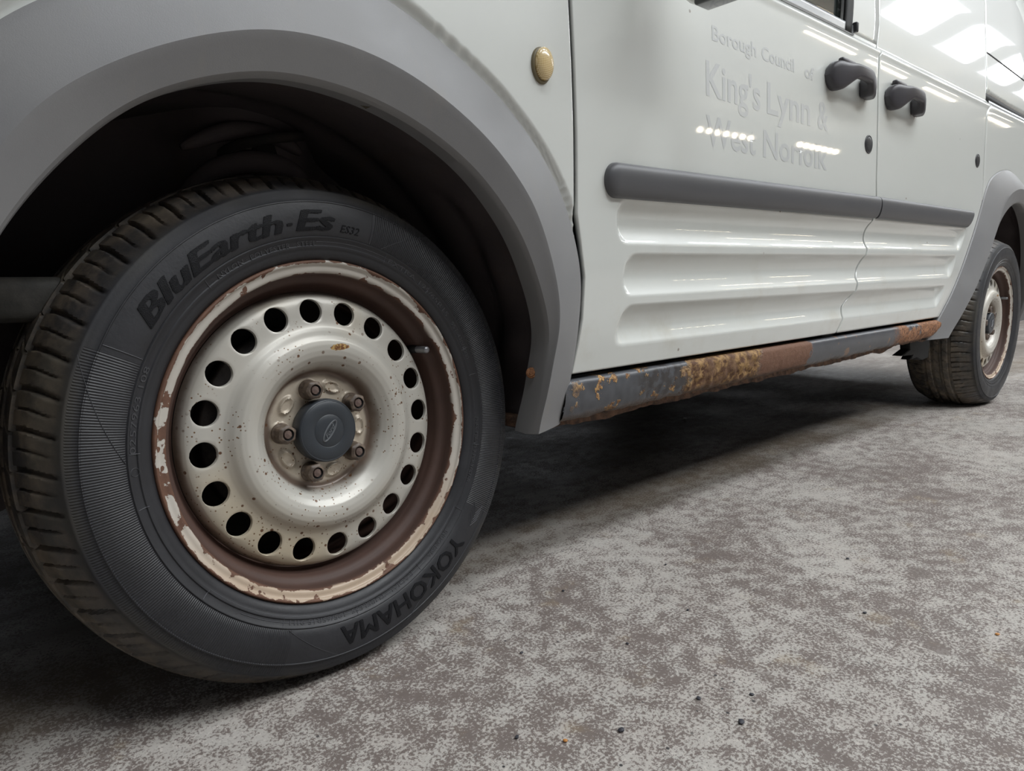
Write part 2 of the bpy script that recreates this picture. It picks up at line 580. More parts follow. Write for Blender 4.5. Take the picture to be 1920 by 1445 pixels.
def gap1(z): return np.interp(z, GAP1[:, 0], GAP1[:, 1])
def gap2(z): return np.interp(z, GAP2[:, 0], GAP2[:, 1])
def seam3(z): return np.interp(z, SEAM3[:, 0], SEAM3[:, 1])

# ------------------------------------------------------------------ wheel arch flares
FF = [((.379, .262), (.302, .262), (.298, .260)),
      ((.386, .327), (.309, .335), (.305, .325)),
      ((.391, .393), (.317, .400), (.309, .385)),
      ((.394, .491), (.319, .461), (.307, .430)),
      ((.362, .584), (.279, .564), (.267, .521)),
      ((.318, .650), (.245, .609), (.233, .568)),
      ((.260, .705), (.205, .648), (.194, .608)),
      ((.197, .748), (.152, .685), (.145, .645)),
      ((.082, .803), (.060, .728), (.055, .685)),
      ((-.020, .822), (-.040, .739), (-.040, .698)),
      ((-.130, .803), (-.108, .729), (-.107, .692)),
      ((-.220, .757), (-.181, .702), (-.182, .665)),
      ((-.300, .703), (-.255, .659), (-.237, .627)),
      ((-.365, .625), (-.308, .605), (-.314, .539)),
      ((-.415, .510), (-.362, .500), (-.352, .450)),
      ((-.435, .370), (-.386, .370), (-.375, .340)),
      ((-.440, .230), (-.392, .230), (-.382, .220))]
RF = [((2.015, .285), (2.110, .288), (2.125, .284)),
      ((2.050, .335), (2.165, .345), (2.175, .330)),
      ((2.173, .479), (2.295, .495), (2.322, .478)),
      ((2.291, .652), (2.375, .615), (2.400, .578)),
      ((2.371, .777), (2.440, .705), (2.470, .655)),
      ((2.450, .822), (2.520, .757), (2.555, .705)),
      ((2.560, .848), (2.610, .782), (2.640, .735)),
      ((2.678, .850), (2.700, .790), (2.722, .745)),
      ((2.843, .805), (2.810, .765), (2.804, .727)),
      ((2.980, .710), (2.925, .680), (2.905, .645)),
      ((3.070, .570), (3.010, .550), (2.985, .520)),
      ((3.115, .420), (3.055, .410), (3.030, .395)),
      ((3.120, .300), (3.065, .300), (3.045, .295))]

def flare(name, st, n, bulge, foot_end=True):
    O = catmull([s[0] for s in st], n); Cr = catmull([s[1] for s in st], n); I = catmull([s[2] for s in st], n)
    def relax(A, w):
        k = np.hanning(2*w+3)[1:-1]; k /= k.sum()
        B = np.concatenate([2*A[0]-A[w:0:-1], A, 2*A[-1]-A[-2:-w-2:-1]])
        return np.stack([np.convolve(B[:, j], k, mode='valid') for j in range(2)], 1)[:len(A)]
    Cr = relax(Cr, n//13); I = relax(I, n//13); O = relax(O, n//30)
    rows = []
    for i in range(n):
        o, c, q = O[i], Cr[i], I[i]
        yo = float(YB(o[0], o[1]))
        yc = yo-bulge if True else 0
        pts = []
        pts.append((o[0], yo+.012, o[1]))
        pts.append((o[0], yo-.001, o[1]))
        dirv = (c-o)
        L = np.hypot(*dirv) + 1e-6
        d = dirv/L
        e = o+d*.003
        pts.append((e[0], yo-.0045, e[1]))
        for k in range(1, 9):
            t = k/8
            p = o+dirv*(.03+.97*t)
            y = (yo-.0045)+(yc-yo+.0045)*(.80*t+.20*(1-(1-t)**2))
            pts.append((p[0], y, p[1]))
        d2 = q-c
        L2 = np.hypot(*d2)+1e-6
        pts.append((c[0]+d2[0]*.06, yc+.0005, c[1]+d2[1]*.06))
        for k in range(1, 6):
            t = k/5
            p = c+d2*(.06+.86*t)
            pts.append((p[0], yc+.0005+.0125*t, p[1]))
        pts.append((q[0], yc+.0165, q[1]))
        dn = (q-c)/L2*.004
        pts.append((q[0]+dn[0]*.5, yc+.022, q[1]+dn[1]*.5))
        pts.append((q[0]-dn[0]*.2, yc+.050, q[1]-dn[1]*.2))
        rows.append(pts)
    return grid(name, np.array(rows), FLARE, van, flip=True)

ff = flare('wheel_arch_flare', FF, 180, .034)
tag(ff, 'front grey plastic wheel arch flare')
rf = flare('wheel_arch_flare', RF, 110, .036)
tag(rf, 'rear grey plastic wheel arch flare')
for o_ in (ff, rf):
    autosmooth(o_, 24)

# flange foot of the front flare, where it meets the sill
def prism(name, poly, y0f, depth, mat, parent, bev=.0):
    """polygon of (x, z) extruded inboard from y0f(x, z)"""
    bm = bmesh.new()
    a = [bm.verts.new((x, y0f(x, z), z)) for x, z in poly]
    b = [bm.verts.new((x, y0f(x, z)+depth, z)) for x, z in poly]
    bm.faces.new(a); bm.faces.new(b[::-1])
    n_ = len(poly)
    for i in range(n_):
        bm.faces.new((a[i], b[i], b[(i+1) % n_], a[(i+1) % n_]))
    if bev:
        bmesh.ops.recalc_face_normals(bm, faces=bm.faces)
        bmesh.ops.bevel(bm, geom=[e for e in bm.edges if e.verts[0] in a and e.verts[1] in a], offset=bev, segments=2, affect='EDGES')
    return bm_to(name, bm, mat, parent)
# ------------------------------------------------------------------ body panels
def column_panel(name, us, xl, xr, zb, zt, nv, extra=None, vpow=1.0, thick=.010, mat=None):
    """us in 0..1; xl(z), xr(z) edge functions; zb(x), zt(x) bottom and top"""
    nu = len(us)
    P = np.zeros((nu, nv, 3))
    vs = np.linspace(0, 1, nv)**vpow
    for i, u in enumerate(us):
        x = np.full(nv, xl(.7)+(xr(.7)-xl(.7))*u)
        for _ in range(4):
            z0, z1 = zb(x), zt(x)
            z = z0+(z1-z0)*vs
            x = xl(z)+(xr(z)-xl(z))*u
        y = YB(x, z)
        if extra is not None:
            y = y+extra(x, z)
        P[i, :, 0] = x; P[i, :, 1] = y; P[i, :, 2] = z
    return grid(name, P, mat or PAINT, van, thick=thick, thick_off=-1)

def edge_roll(d, w=.006, a=.003):
    return a*np.clip(1-d/w, 0, 1)**2

# pressed recesses of the lower doors
RIBS = [  # z bottom, z top, left x at bottom/top, right x at bottom/top (at x = .48 ; rake added)
    (.543, .612, .474, .470, 2.163, 2.20),
    (.459, .528, .490, .497, 2.106, 2.136),
    (.379, .445, .476, .497, 2.035, 2.072)]
def ribs(x, z):
    out = np.zeros_like(x)
    slope = [.0118, .0125, .0062]
    for i, (zb, zt, xlb, xlt, xrb, xrt) in enumerate(RIBS):
        zz = z-slope[i]*(x-.48)
        t = (zz-zb)/(zt-zb)
        inside = (t > 0) & (t < 1)
        tt = np.clip(t, 0, 1)
        prof = (1-np.abs(2*tt-1)**2.1)*(.86+.28*tt)
        # rounded ends
        r = (zt-zb)*.5
        dz = np.abs(tt-.5)*2
        round_in = (1-np.sqrt(np.clip(1-dz**2.6, 0, 1)))*r*.62
        xl = xlb+(xlt-xlb)*tt+round_in
        xr = xrb+(xrt-xrb)*tt-round_in*.5
        ends = smoothstep(0, .020, x-xl)*smoothstep(0, .020, xr-x)
        out += np.where(inside, prof*ends*.0130, 0)
    return out

def zsill(x): return .3415+.0085*(x-.4)
def belt_z(x): return 1.0455+RAKE*(x-.97)

us = np.unique(np.concatenate([np.linspace(0, .16, 60), np.linspace(.16, .97, 110), np.linspace(.97, 1, 14)]))
G = .0026
fd = column_panel('front_door', us, lambda z: gap1(z)+G*1.5, lambda z: gap2(z)-G*.8*(1+1.1*smoothstep(.64, .5, z)), zsill,
                  lambda x: belt_z(x)+.004, 260,
                  lambda x, z: ribs(x, z)+edge_roll(x-gap1(z))+edge_roll(gap2(z)-x), thick=.009)
tag(fd, 'white front door with three pressed recesses and faded lettering')

# upper frame of the front door: the window pane and the pillar behind it
def strip_panel(name, xa, xb, za, zb, nx, nz, mat, yoff=0.0, thick=.008, parent=None):
    P = np.zeros((nx, nz, 3))
    for i in range(nx):
        for j in range(nz):
            z = za+(zb-za)*j/(nz-1)
            a = xa(z) if callable(xa) else xa
            b = xb(z) if callable(xb) else xb
            x = a+(b-a)*i/(nx-1)
            zz = z+RAKE*(x-1.2)
            P[i, j] = (x, float(YB(x, zz))+yoff, zz)
    return grid(name, P, mat, parent or van, thick=thick)
pil = strip_panel('door_frame', lambda z: 1.340+.30*(z-1.05), lambda z: gap2(z)-G, 1.052, 1.62, 8, 50, PAINT, 0)
gl = strip_panel('window_pane', lambda z: .62+(z-1.05)*.95, lambda z: 1.318+.30*(z-1.05), 1.066, 1.58, 30, 30, GLASS, .012, .004, None)
gl.parent = fd; tag(gl, 'dark glass pane')
sl = strip_panel('window_seal', lambda z: 1.314+.30*(z-1.05), lambda z: 1.348+.30*(z-1.05), 1.048, 1.60, 5, 40, RUBBER, -.004, .008, None)
sl.parent = fd
ws = strip_panel('window_ledge', .56, 1.362, 1.046, 1.068, 60, 6, CHROME, -.003, .004, None)
ws.parent = fd; tag(ws, 'bright sill strip below the window')
hd = strip_panel('door_frame', lambda z: .62+(z-1.05)*.95, lambda z: 1.51, 1.58, 1.64, 20, 8, PAINT, 0)
ap = strip_panel('pillar', lambda z: .50+(z-1.05)*.95, lambda z: .62+(z-1.05)*.95, 1.05, 1.64, 6, 40, PAINT, 0)
# little end piece of the window ledge
ep = box('ledge_end', (1.366, float(YB(1.366, 1.07))-.006, 1.066), (.012, .012, .022), BLACK, fd, .003)

# sliding side door
def rfo_top(x):   # outer line of rear flare, z as function of x
    O = catmull([s[0] for s in RF], 200)
    k = O[:, 1].argmax()
    L = O[:k+1]
    return L
_RO = catmull([s[0] for s in RF], 300)
_k = _RO[:, 1].argmax()
def rf_left(z):   # x of the flare's outer front edge at height z
    return np.interp(z, _RO[:_k+1, 1], _RO[:_k+1, 0])
def sd_right(z):
    return np.where(z < .80, np.minimum(rf_left(np.minimum(z, .80))-.002, seam3(z)-G), seam3(z)-G)
us2 = np.unique(np.concatenate([np.linspace(0, .03, 10), np.linspace(.03, .80, 70), np.linspace(.80, 1, 60)]))
sd = column_panel('side_door', us2, lambda z: gap2(z)+G*.8*(1+1.1*smoothstep(.64, .5, z)), sd_right, zsill, lambda x: 1.70+0*x, 330,
                  lambda x, z: ribs(x, z)+edge_roll(x-gap2(z)) + np.where(z > .8, edge_roll(sd_right(z)-x), 0), thick=.009)
tag(sd, 'white sliding side door without a window')

# front wing
_FO = catmull([s[0] for s in FF], 400)
def ff_outer(x):
    k = _FO[:, 1].argmax()
    R = _FO[:k+1]; L = _FO[k:]
    o1 = np.interp(x, R[::-1][:, 0][0:], R[::-1][:, 1]) if False else None
    zr = np.interp(-x, -R[np.argmax(R[:, 0]):, 0], R[np.argmax(R[:, 0]):, 1])
    zl = np.interp(x, L[::-1][:, 0], L[::-1][:, 1])
    xt = _FO[k, 0]
    return np.where(x > xt, zr, zl)
usw = np.unique(np.concatenate([np.linspace(0, .7, 60), np.linspace(.7, .97, 60), np.linspace(.97, 1, 30)]))
def wing_panel():
    nv = 150
    vs = np.linspace(0, 1, nv)**1.7
    P = np.zeros((len(usw), nv, 3))
    for i, u in enumerate(usw):
        x0 = -.436+(.3785+.436)*u
        zb = float(ff_outer(np.array(x0)))
        zt = 1.02
        z = zb+(zt-zb)*vs
        x = x0+(gap1(z)-G-.3785)*u**6
        y = YB(x, z)
        # rolled, slightly recessed lip next to the flare
        O = _FO
        d = np.sqrt(((x[:, None]-O[None, ::4, 0])**2+(z[:, None]-O[None, ::4, 1])**2).min(axis=1))
        y = y+.0085*smoothstep(.020, .004, d)+edge_roll(gap1(z)-x)
        P[i, :, 0] = x; P[i, :, 1] = y; P[i, :, 2] = z
    return grid('front_wing', P, PAINT, van, thick=.008)
wg = wing_panel()
# wing ahead of the arch and the bonnet edge
P = np.zeros((20, 30, 3))
for i in range(20):
    for j in range(30):
        x = -.85+(.85-.436)*i/19
        z = .25+(1.02-.25)*j/29
        xo = min(x, float(np.interp(z, [.22, .37, .51, .62, .70, 1.1], [-.44, -.435, -.415, -.365, -.30, -.30])))
        P[i, j] = (x, float(YB(x, z))+max(0, -.6-x)**2*2.0, z)
grid('front_bumper', P, PAINT, van, thick=.01)
P = np.zeros((40, 16, 3))
for i in range(40):
    for j in range(16):
        x = -.85+1.22*i/39
        t = j/15
        P[i, j] = (x, float(YB(x, 1.02))+.002+t*.75+(max(0, -.6-x)**2*2.0), 1.02+.10*math.sin(t*PI/2)+.06*(x+.85)*t)
grid('bonnet', P, PAINT, van, thick=.008)

# rear quarter panel
def rq_bottom(x):
    R = _RO[_k:]
    zr = np.interp(x, R[:, 0], R[:, 1])
    zl = np.interp(x, _RO[:_k+1, 0], _RO[:_k+1, 1])
    return np.where(x < _RO[_k, 0], np.maximum(zl, .70), np.where(x < 3.12, zr, .32))
usq = np.linspace(0, 1, 110)
nv = 150
P = np.zeros((len(usq), nv, 3))
for i, u in enumerate(usq):
    x_q = 2.338
    x0 = x_q+(3.45-x_q)*u
    zb = float(rq_bottom(np.array(x0)))
    z = zb+(1.70-zb)*np.linspace(0, 1, nv)**1.1
    x = x0+(seam3(z)+G-x_q)*(1-u)
    y = YB(x, z)
    # slot of the sliding door rail
    y = y+.014*smoothstep(1.066, 1.071, z)*smoothstep(1.097, 1.092, z)*(x > 2.40)
    P[i, :, 0] = x; P[i, :, 1] = y; P[i, :, 2] = z
rq = grid('rear_quarter_panel', P, PAINT, van, thick=.008)

def ribbon(name, pts, w, mat, parent, off=-.001, h=.002):
    """flat bar along (x, z) points, lying on the body skin"""
    P = []
    for x, z in pts:
        y = float(YB(x, z))+off
        P.append([(x, y+h, z-w/2), (x, y, z-w/2), (x, y, z+w/2), (x, y+h, z+w/2)])
    return grid(name, np.array(P), mat, parent)
rail = ribbon('sliding_door_rail', [(2.425+k*.1, 1.060-.0008*k) for k in range(11)], .012, CHROME, van, -.004, .010)
tag(rail, 'bright lower lip of the sliding door rail')
r2_ = ribbon('rail_slot', [(2.428+k*.1, 1.082-.0008*k) for k in range(11)], .020, RUBBER, van, .004, .006)
ribbon('panel_seam', [(2.468+k*.01, 1.234-.0002*k) for k in range(95)], .0045, RUBBER, van, -.0012, .003)

# roof, far side, front and rear closure (keeps the light out of the cabin)
def yfar(z): return 1.70-float(YB(1.0, z))
P = np.zeros((2, 24, 3))
for i, x in enumerate((.9, 3.42)):
    for j in range(24):
        t = j/23
        y0 = float(YB(1.2, 1.70)); y1 = 1.66-y0
        P[i, j] = (x, y0+(y1-y0)*t, 1.70+.09*math.sin(PI*t)**.5)
grid('roof', P, PAINT, van, thick=.01)
P = np.zeros((30, 40, 3))
for i in range(30):
    for j in range(40):
        x = .35+(3.42-.35)*i/29; z = .34+(1.70-.34)*j/39
        P[i, j] = (x, 1.66-float(YB(x, z)), z)
fs = grid('far_side_panel', P, PAINT, van, thick=.008)
P = np.zeros((12, 30, 3))
for i in range(12):
    for j in range(30):
        x = -.85+1.2*i/11; z = (.82 if -.45 < x < .36 else .30)+(1.02-(.82 if -.45 < x < .36 else .30))*j/29
        P[i, j] = (x, 1.66-float(YB(x, z)), z)
grid('far_wing', P, PAINT, van, thick=.008)
box('rear_door', (3.43, .83, 1.02), (.03, 1.55, 1.36), PAINT, van, .01)
box('bumper', (3.47, .83, .42), (.10, 1.56, .20), FLARE, van, .03)
ws_ = mesh('windscreen', [(.40, .12, 1.14), (.40, 1.54, 1.14), (.98, 1.46, 1.71), (.98, .20, 1.71)], [(0, 1, 2, 3)])
link('windscreen', ws_, GLASS, van, False)
box('bumper', (-.84, .83, .42), (.10, 1.45, .36), FLARE, van, .03)
box('cabin_lining', (1.9, .83, .72), (2.9, 1.40, .60), RUBBER, van)
box('engine_bay', (-.25, .83, .78), (1.0, .62, .46), RUBBER, van)

# black strips added behind the door gaps to give them their dark shade
def backing(xf, z0, z1, w=.03):
    P = []
    for k in range(60):
        z = z0+(z1-z0)*k/59
        x = float(xf(z))
        P.append([(x-w, float(YB(x, z))+.017, z), (x+w, float(YB(x, z))+.017, z)])
    return grid('gap_backing', np.array(P), RUBBER, van)
backing(gap1, .28, 1.05, .016)
backing(gap2, .30, 1.62)
backing(seam3, .80, 1.65)

# ------------------------------------------------------------------ sill
nx, rows = 420, []
for i in range(nx):
    x = .372+(2.135-.372)*i/(nx-1)
    zt = .3325+.0085*(x-.4)
    zb = .2665+.0175*(x-.4)
    yb = -.034
    slant = (x-.372)
    sec = [(.012, zt-.003), (-.018, zt+.0005), (-.028, zt-.0005), (-.034, zt-.005)]
    for k in range(1, 12):
        t = k/12
        sec.append((-.0345-.002*math.sin(t*PI)+.010*t*t, zt-.005+(zb-zt+.005)*t))
    sec += [(-.020, zb-.001), (-.006, zb-.004), (.006, zb-.003), (.03, zb-.001)]
    row = []
    for j, (y, z) in enumerate(sec):
        v = Vector((x*60, y*60, z*60))
        a = 0.0
        if .70 < x < .965 and 3 < j < 15:
            a = .0042*mnoise.fractal(v, 1.0, 2.0, 4)
        elif .965 < x < 1.19 and 3 < j < 15:
            a = .0010*mnoise.fractal(v, 1.0, 2.0, 3)
        elif .38 < x < .70 and 3 < j < 15:
            q = mnoise.noise(Vector((x*38, y*20, z*38)))
            a = -.0035*max(0, q-.18)+.0010*mnoise.noise(v)
        elif x > 1.75 and 3 < j < 15:
            a = .0025*mnoise.noise(v*.7)
        if j >= 14:
            z = z+.0035*mnoise.fractal(Vector((x*22, 3, 1)), 1.0, 2.0, 3)
        row.append((x, y-a, z))
    rows.append(row)
sill = grid('sill', np.array(rows), SILL, van, flip=True)
tag(sill, 'grey sill with flaking golden rust patches')

# pinch-weld flange hanging below the sill, eaten to a ragged edge
rows = []
for i in range(500):
    x = .345+(2.12-.345)*i/499
    zt = .272+.0165*(x-.4)
    zb = .2500+.0165*(x-.4)+.0075*mnoise.fractal(Vector((x*9, 0, 0)), 1.0, 2.0, 5)
    if x > 1.72: zb += .006*smoothstep(1.72, 1.8, x)
    rows.append([(x, .004, zt), (x, .000+.002*mnoise.noise(Vector((x*50, 2, 0))), zb), (x, .004, zb), (x, .010, zt)])
fg = grid('sill_flange', np.array(rows), FLANGE, van, flip=True)
tag(fg, 'ragged rusty flange under the sill')

bm = bmesh.new()
pv = []
for k in range(40):
    t = k/39
    y = -.018+.27*t
    x = .312-.010*t
    jag = .004*mnoise.fractal(Vector((t*7, 5, 0)), 1.0, 2.0, 4)
    pv.append([bm.verts.new((x, y, .262+jag)), bm.verts.new((x-.003, y, .280)), bm.verts.new((x+.06, y, .280)), bm.verts.new((x+.06, y, .262+jag))])
for a, b in zip(pv[:-1], pv[1:]):
    for k in range(4):
        bm.faces.new((a[k], a[(k+1) % 4], b[(k+1) % 4], b[k]))
bm_to('arch_end_flange', bm, FLANGE, van, True)

# underbody
box('underbody', (1.25, .83, .285), (1.95, 1.50, .05), UNDER, van, .01)
box('underbody', (2.9, .83, .34), (.9, 1.0, .06), UNDER, van, .01)
box('exhaust_pipe', (1.3, .95, .235), (1.8, .06, .06), UNDER, van, .028, segs=4)
box('subframe', (-.25, .84, .24), (.9, .95, .07), UNDER, van, .02)
box('jacking_rail', (1.2, .30, .245), (1.6, .06, .05), UNDER, van, .012)
box('rear_axle', (2.66, .83, .29), (.08, 1.30, .08), UNDER, van, .03)

# ------------------------------------------------------------------ wheel arch liners
def liner(cx, cz, st, n, name):
    I = catmull([s[2] for s in st], n)
    rows = []
    for i in range(n):
        q = I[i]
        v = np.array([q[0]-cx, q[1]-cz]); L = np.hypot(*v); v /= L
        th = math.atan2(v[1], v[0])
        y0 = float(YB(q[0], q[1]))
        row = []
        for k in range(30):
            t = k/29
            y = y0+.006+t*.36
            r = L+.004+.022*smoothstep(0, .10, t)
            r += .012*math.exp(-((t-.35)/.05)**2)*(.5+.5*math.tanh((math.sin(th*3+.6))*6))
            r += .010*math.exp(-((t-.62)/.07)**2)
            r += .006*math.sin(th*21)*smoothstep(.04, .12, t)*smoothstep(.35, .2, t)
            row.append((cx+v[0]*r, y, max(cz+v[1]*r, .16)))
        rows.append(row)
    o = grid(name, np.array(rows), LINER, van, flip=False)
    return o
lf = liner(-.03, .31, FF, 160, 'wheel_arch_liner')
lr = liner(2.62, .33, RF, 100, 'wheel_arch_liner')
# inner wall of each arch, with a pressed strut tower at the front
def inner_wall(cx, y, r, tower, name='inner_wing'):
    rows = []
    for i in range(60):
        th = -.35+(PI+.7)*i/59
        row = []
        for k in range(24):
            rr = r*k/23
            x = cx+rr*math.cos(th); z = .31+rr*math.sin(th)
            yy = y
            if tower:
                yy -= .10*math.exp(-((x-.02)/.10)**4)*smoothstep(.30, .42, z)
                yy -= .012*math.exp(-((rr-.31)/.010)**2)
            row.append((x, yy, max(z, .16)))
        rows.append(row)
    return grid(name, np.array(rows), LINER, van)
inner_wall(-.03, .31, .47, True)
inner_wall(2.64, .36, .52, False)

# stamped bowed ridges visible above the tyre
def tube(name, pts, rad, mat, parent, seg=10, ncurve=None, flat=1.0):
    P = catmull(pts, ncurve or len(pts)*6)
    n = len(P)
    T = np.gradient(P, axis=0)
    T /= np.linalg.norm(T, axis=1)[:, None]
    up = np.array([0, 1, 0.0])
    rows = []
    for i in range(n):
        a = np.cross(T[i], up); la = np.linalg.norm(a)
        a = a/la if la > 1e-4 else np.array([1, 0, 0.0])
        b = np.cross(a, T[i])
        rr = rad(i/(n-1)) if callable(rad) else rad
        rows.append([P[i]+rr*(math.cos(t)*a+flat*math.sin(t)*b) for t in np.linspace(0, 2*PI, seg, endpoint=False)])
    rows = np.array(rows)
    rows = np.concatenate([np.repeat(rows[:1].mean(axis=1, keepdims=True), seg, 1), rows, np.repeat(rows[-1:].mean(axis=1, keepdims=True), seg, 1)])
    return grid(name, rows, mat, parent, close_v=True)
tube('liner_ridge', [(-.10, .212, .600), (-.05, .205, .640), (.01, .203, .655), (.065, .205, .640), (.088, .212, .59)], lambda t: .016*math.sin(PI*min(max(t, .02), .98))**.4, LINER, van)
tube('liner_ridge', [(-.09, .212, .665), (-.03, .206, .692), (.03, .206, .694), (.075, .212, .675)], lambda t: .013*math.sin(PI*min(max(t, .02), .98))**.4, LINER, van)
tube('coil_spring', [(.02+.055*math.cos(a), .22+.055*math.sin(a), .40+.012*a) for a in np.linspace(0, 8*PI, 60)], .007, UNDER, van, 8, 240)
box('damper_strut', (.02, .22, .48), (.04, .04, .42), UNDER, van, .018)
# lower valance ahead of the front wheel, seen past the tyre at the left of the picture
box('front_valance', (-.30, .26, .475), (.10, .40, .045), mat_rusty('dusty_valance', (.025, .024, .020), (.055, .050, .043), 30), van, .012)
# mud bracket hanging from the arch lip and the body plug
prism('mud_lump', [(.020, .700), (.030, .688), (.040, .684), (.047, .690), (.052, .700)], lambda x, z: -.055, .014, mat_rusty('dried_mud', (.05, .04, .028), (.13, .11, .075), 120), van, .002)

# return strip with slots and a rusty screw at the rear foot of the front arch
bm = bmesh.new()
for r_, d_ in ((.0085, .0), (.0060, .0022), (.0030, .0034)):
    ret = bmesh.ops.create_cone(bm, cap_ends=True, segments=20, radius1=r_, radius2=r_*.9, depth=.003)
    bmesh.ops.translate(bm, vec=Vector((0, 0, d_)), verts=ret['verts'])
sc_ = bm_to('arch_screw', bm, SCREW, van)
sc_.matrix_local = Matrix.Translation((.3045, -.030, .352)) @ Matrix.Rotation(math.radians(-68), 4, 'Y') @ Matrix.Rotation(math.radians(40), 4, 'X')
tag(sc_, 'rusty screw at the rear foot of the front arch')

# ------------------------------------------------------------------ door moulding strips
def moulding(name, x0, x1, parent, round_left, slant_right=0.0):
    n = 120
    rows = []
    for i in range(n+1):
        t = i/n
        t = t**1.6 if round_left else t
        x = x0+(x1-x0)*t
        zc = .639+.0172*(x-.46) if x < 1.48 else .6565+.0090*(x-1.48)
        h = .0268
        s = 1.0
        if round_left:
            s = math.sqrt(max(0, 1-max(0, 1-(x-x0)/.024)**2))
        row = []
        for k in range(17):
            a = -PI/2+PI*k/16
            zz = zc+h*s*math.sin(a)
            ca = abs(math.cos(a))**.55
            pr = .017*ca*(.35+.65*s)*(1+.12*math.sin(a))
            xx = x+slant_right*(math.sin(a))*smoothstep(x1-.06, x1, x)
            y = float(YB(xx, zz))+.002-pr
            row.append((xx, y, zz))
        rows.append(row)
    # close the right-hand end
    last = np.array(rows[-1]); c = last.mean(axis=0)
    c[1] = last[:, 1].max()
    rows.append([tuple(p*.0+c) for p in last])
    if not round_left:
        first = np.array(rows[0]); c = first.mean(axis=0); c[1] = first[:, 1].max()
        rows.insert(0, [tuple(c) for _ in first])
    o = grid(name, np.array(rows), MOULD, parent, flip=True)
    autosmooth(o, 50)
    return o
moulding('rubbing_strip', .442, 1.4665, fd, True, .004)
moulding('rubbing_strip', 1.4730, 2.205, sd, False, .018)

# ------------------------------------------------------------------ door handles, caps, indicator
def handle(x0, x1, z, parent, label):
    L = x1-x0
    yb = float(YB((x0+x1)/2, z))
    # painted cup behind the grip
    rows = []
    for i in range(25):
        a = 2*PI*i/24
        row = []
        for k in range(9):
            t = k/8
            x = x0+L*.53+L*.43*t*math.cos(a)
            zz = z-.012+.043*t*math.sin(a)
            y = yb+.020*(1-t**3)-.0015
            row.append((x, y-.0035*math.exp(-((t-.93)/.06)**2), zz))
        rows.append(row)
    cup = grid('handle_cup', np.array(rows), PAINT, parent)
    # grip: a bowed bar, deep at its front mount
    n = 60
    rows = []
    for i in range(n+1):
        t = i/n
        x = x0+L*t
        lift = .012+.034*math.sin(PI*min(1, max(0, t)))**.55
        top = .024-.004*t
        bot = -.038+.032*smoothstep(.10, .40, t)-.022*smoothstep(.66, .78, t)
        rnd = math.sqrt(max(0.0, 1-max(0, 1-t/.12)**2))*math.sqrt(max(0.0, 1-max(0, (t-.92)/.08)**2))+1e-3
        hh = (top-bot)/2*rnd
        zc = z+(top+bot)/2
        inner = (lift-.016)*smoothstep(.20, .36, t)*smoothstep(.80, .70, t)
        inner = max(-.004, min(inner, lift-.010))
        row = []
        for k in range(20):
            a = 2*PI*k/20
            ca, sa = math.cos(a), math.sin(a)
            zz = zc+hh*math.copysign(abs(sa)**.5, sa)
            mid = (lift+inner)/2; half = (lift-inner)/2
            y = yb-(mid+half*math.copysign(abs(ca)**.5, ca))
            row.append((x, y, zz))
        rows.append(row)
    g = grid('door_handle', np.array(rows), HANDLE, parent, close_v=True, flip=True)
    autosmooth(g, 50)
    return g
handle(1.172, 1.400, .927, fd, '')
handle(1.500, 1.722, .934, sd, '')
# key cylinder bump on top of the front handle
box('handle_lock', (1.27, float(YB(1.27, .955))-.008, .962), (.07, .014, .014), HANDLE, fd, .005)
box('handle_lock', (1.58, float(YB(1.58, .965))-.008, .968), (.07, .014, .014), HANDLE, sd, .005)

def disc_cap(name, x, z, r, mat, parent, dome=.003, rim=True):
    y = float(YB(x, z))
    pr = [(0.0001, -dome), (r*.5, -dome*.9), (r*.80, -dome*.72), (r*.86, -dome*.35), (r*.9, -dome*.8), (r*.98, -dome*.6), (r, .001)]
    o = lathe(name, pr, mat, parent, 40)
    o.location = (x, y, z)
    return o
tag(disc_cap('round_plug', 1.408, .802, .0215, BLACK, fd), 'black round plug near the rear edge of the front door')
tag(disc_cap('round_plug', 2.262, .850, .0215, BLACK, sd), 'black round plug near the rear edge of the side door')
rep = lathe('side_indicator', [(.0001, -.0105), (.006, -.0102), (.011, -.0086), (.0145, -.0062), (.0158, -.004), (.016, .001)], LENS, wg, 40)
rep.location = (.3135, float(YB(.3135, .781))-.003, .781)
rep.scale = (1.0, 1.0, 1.35)
tag(rep, 'yellowed oval side indicator lens')
bz = lathe('indicator_bezel', [(.0150, -.004), (.0170, -.0045), (.0182, -.002), (.0185, .004)], mat_plain('aged_bezel', (.16, .13, .07), .5), wg, 40)
bz.location = (.3115, float(YB(.3135, .781)), .779)
bz.scale = (1.0, 1.0, 1.33)

# door mirror, its lower edge just enters the frame
mr = empty('door_mirror', van)
def rounded(name, c, s, r, mat, parent):
    return box(name, c, s, mat, parent, r, segs=5)
rounded('mirror_shell', (.580, -.150, .999), (.080, .120, .200), .036, PAINT, mr)
rounded('mirror_base', (.582, -.150, .901), (.040, .062, .012), .0055, GLASS, mr)
rounded('mirror_arm', (.60, -.065, 1.02), (.05, .07, .04), .018, BLACK, mr)

# ------------------------------------------------------------------ lettering
def text_mesh(body, size, shear=0.0, offset=0.0, ext=.0, space=1.0, align='LEFT', res=3):
    c = bpy.data.curves.new('text', 'FONT')
    c.body = body; c.size = size; c.shear = shear; c.offset = offset
    c.extrude = ext; c.space_character = space; c.align_x = align; c.resolution_u = res
    o = bpy.data.objects.new('text', c)
    COL.objects.link(o)
    dg = bpy.context.evaluated_depsgraph_get()
    me = bpy.data.meshes.new_from_object(o.evaluated_get(dg))
    bpy.data.objects.remove(o)
    bpy.data.curves.remove(c)
    return me

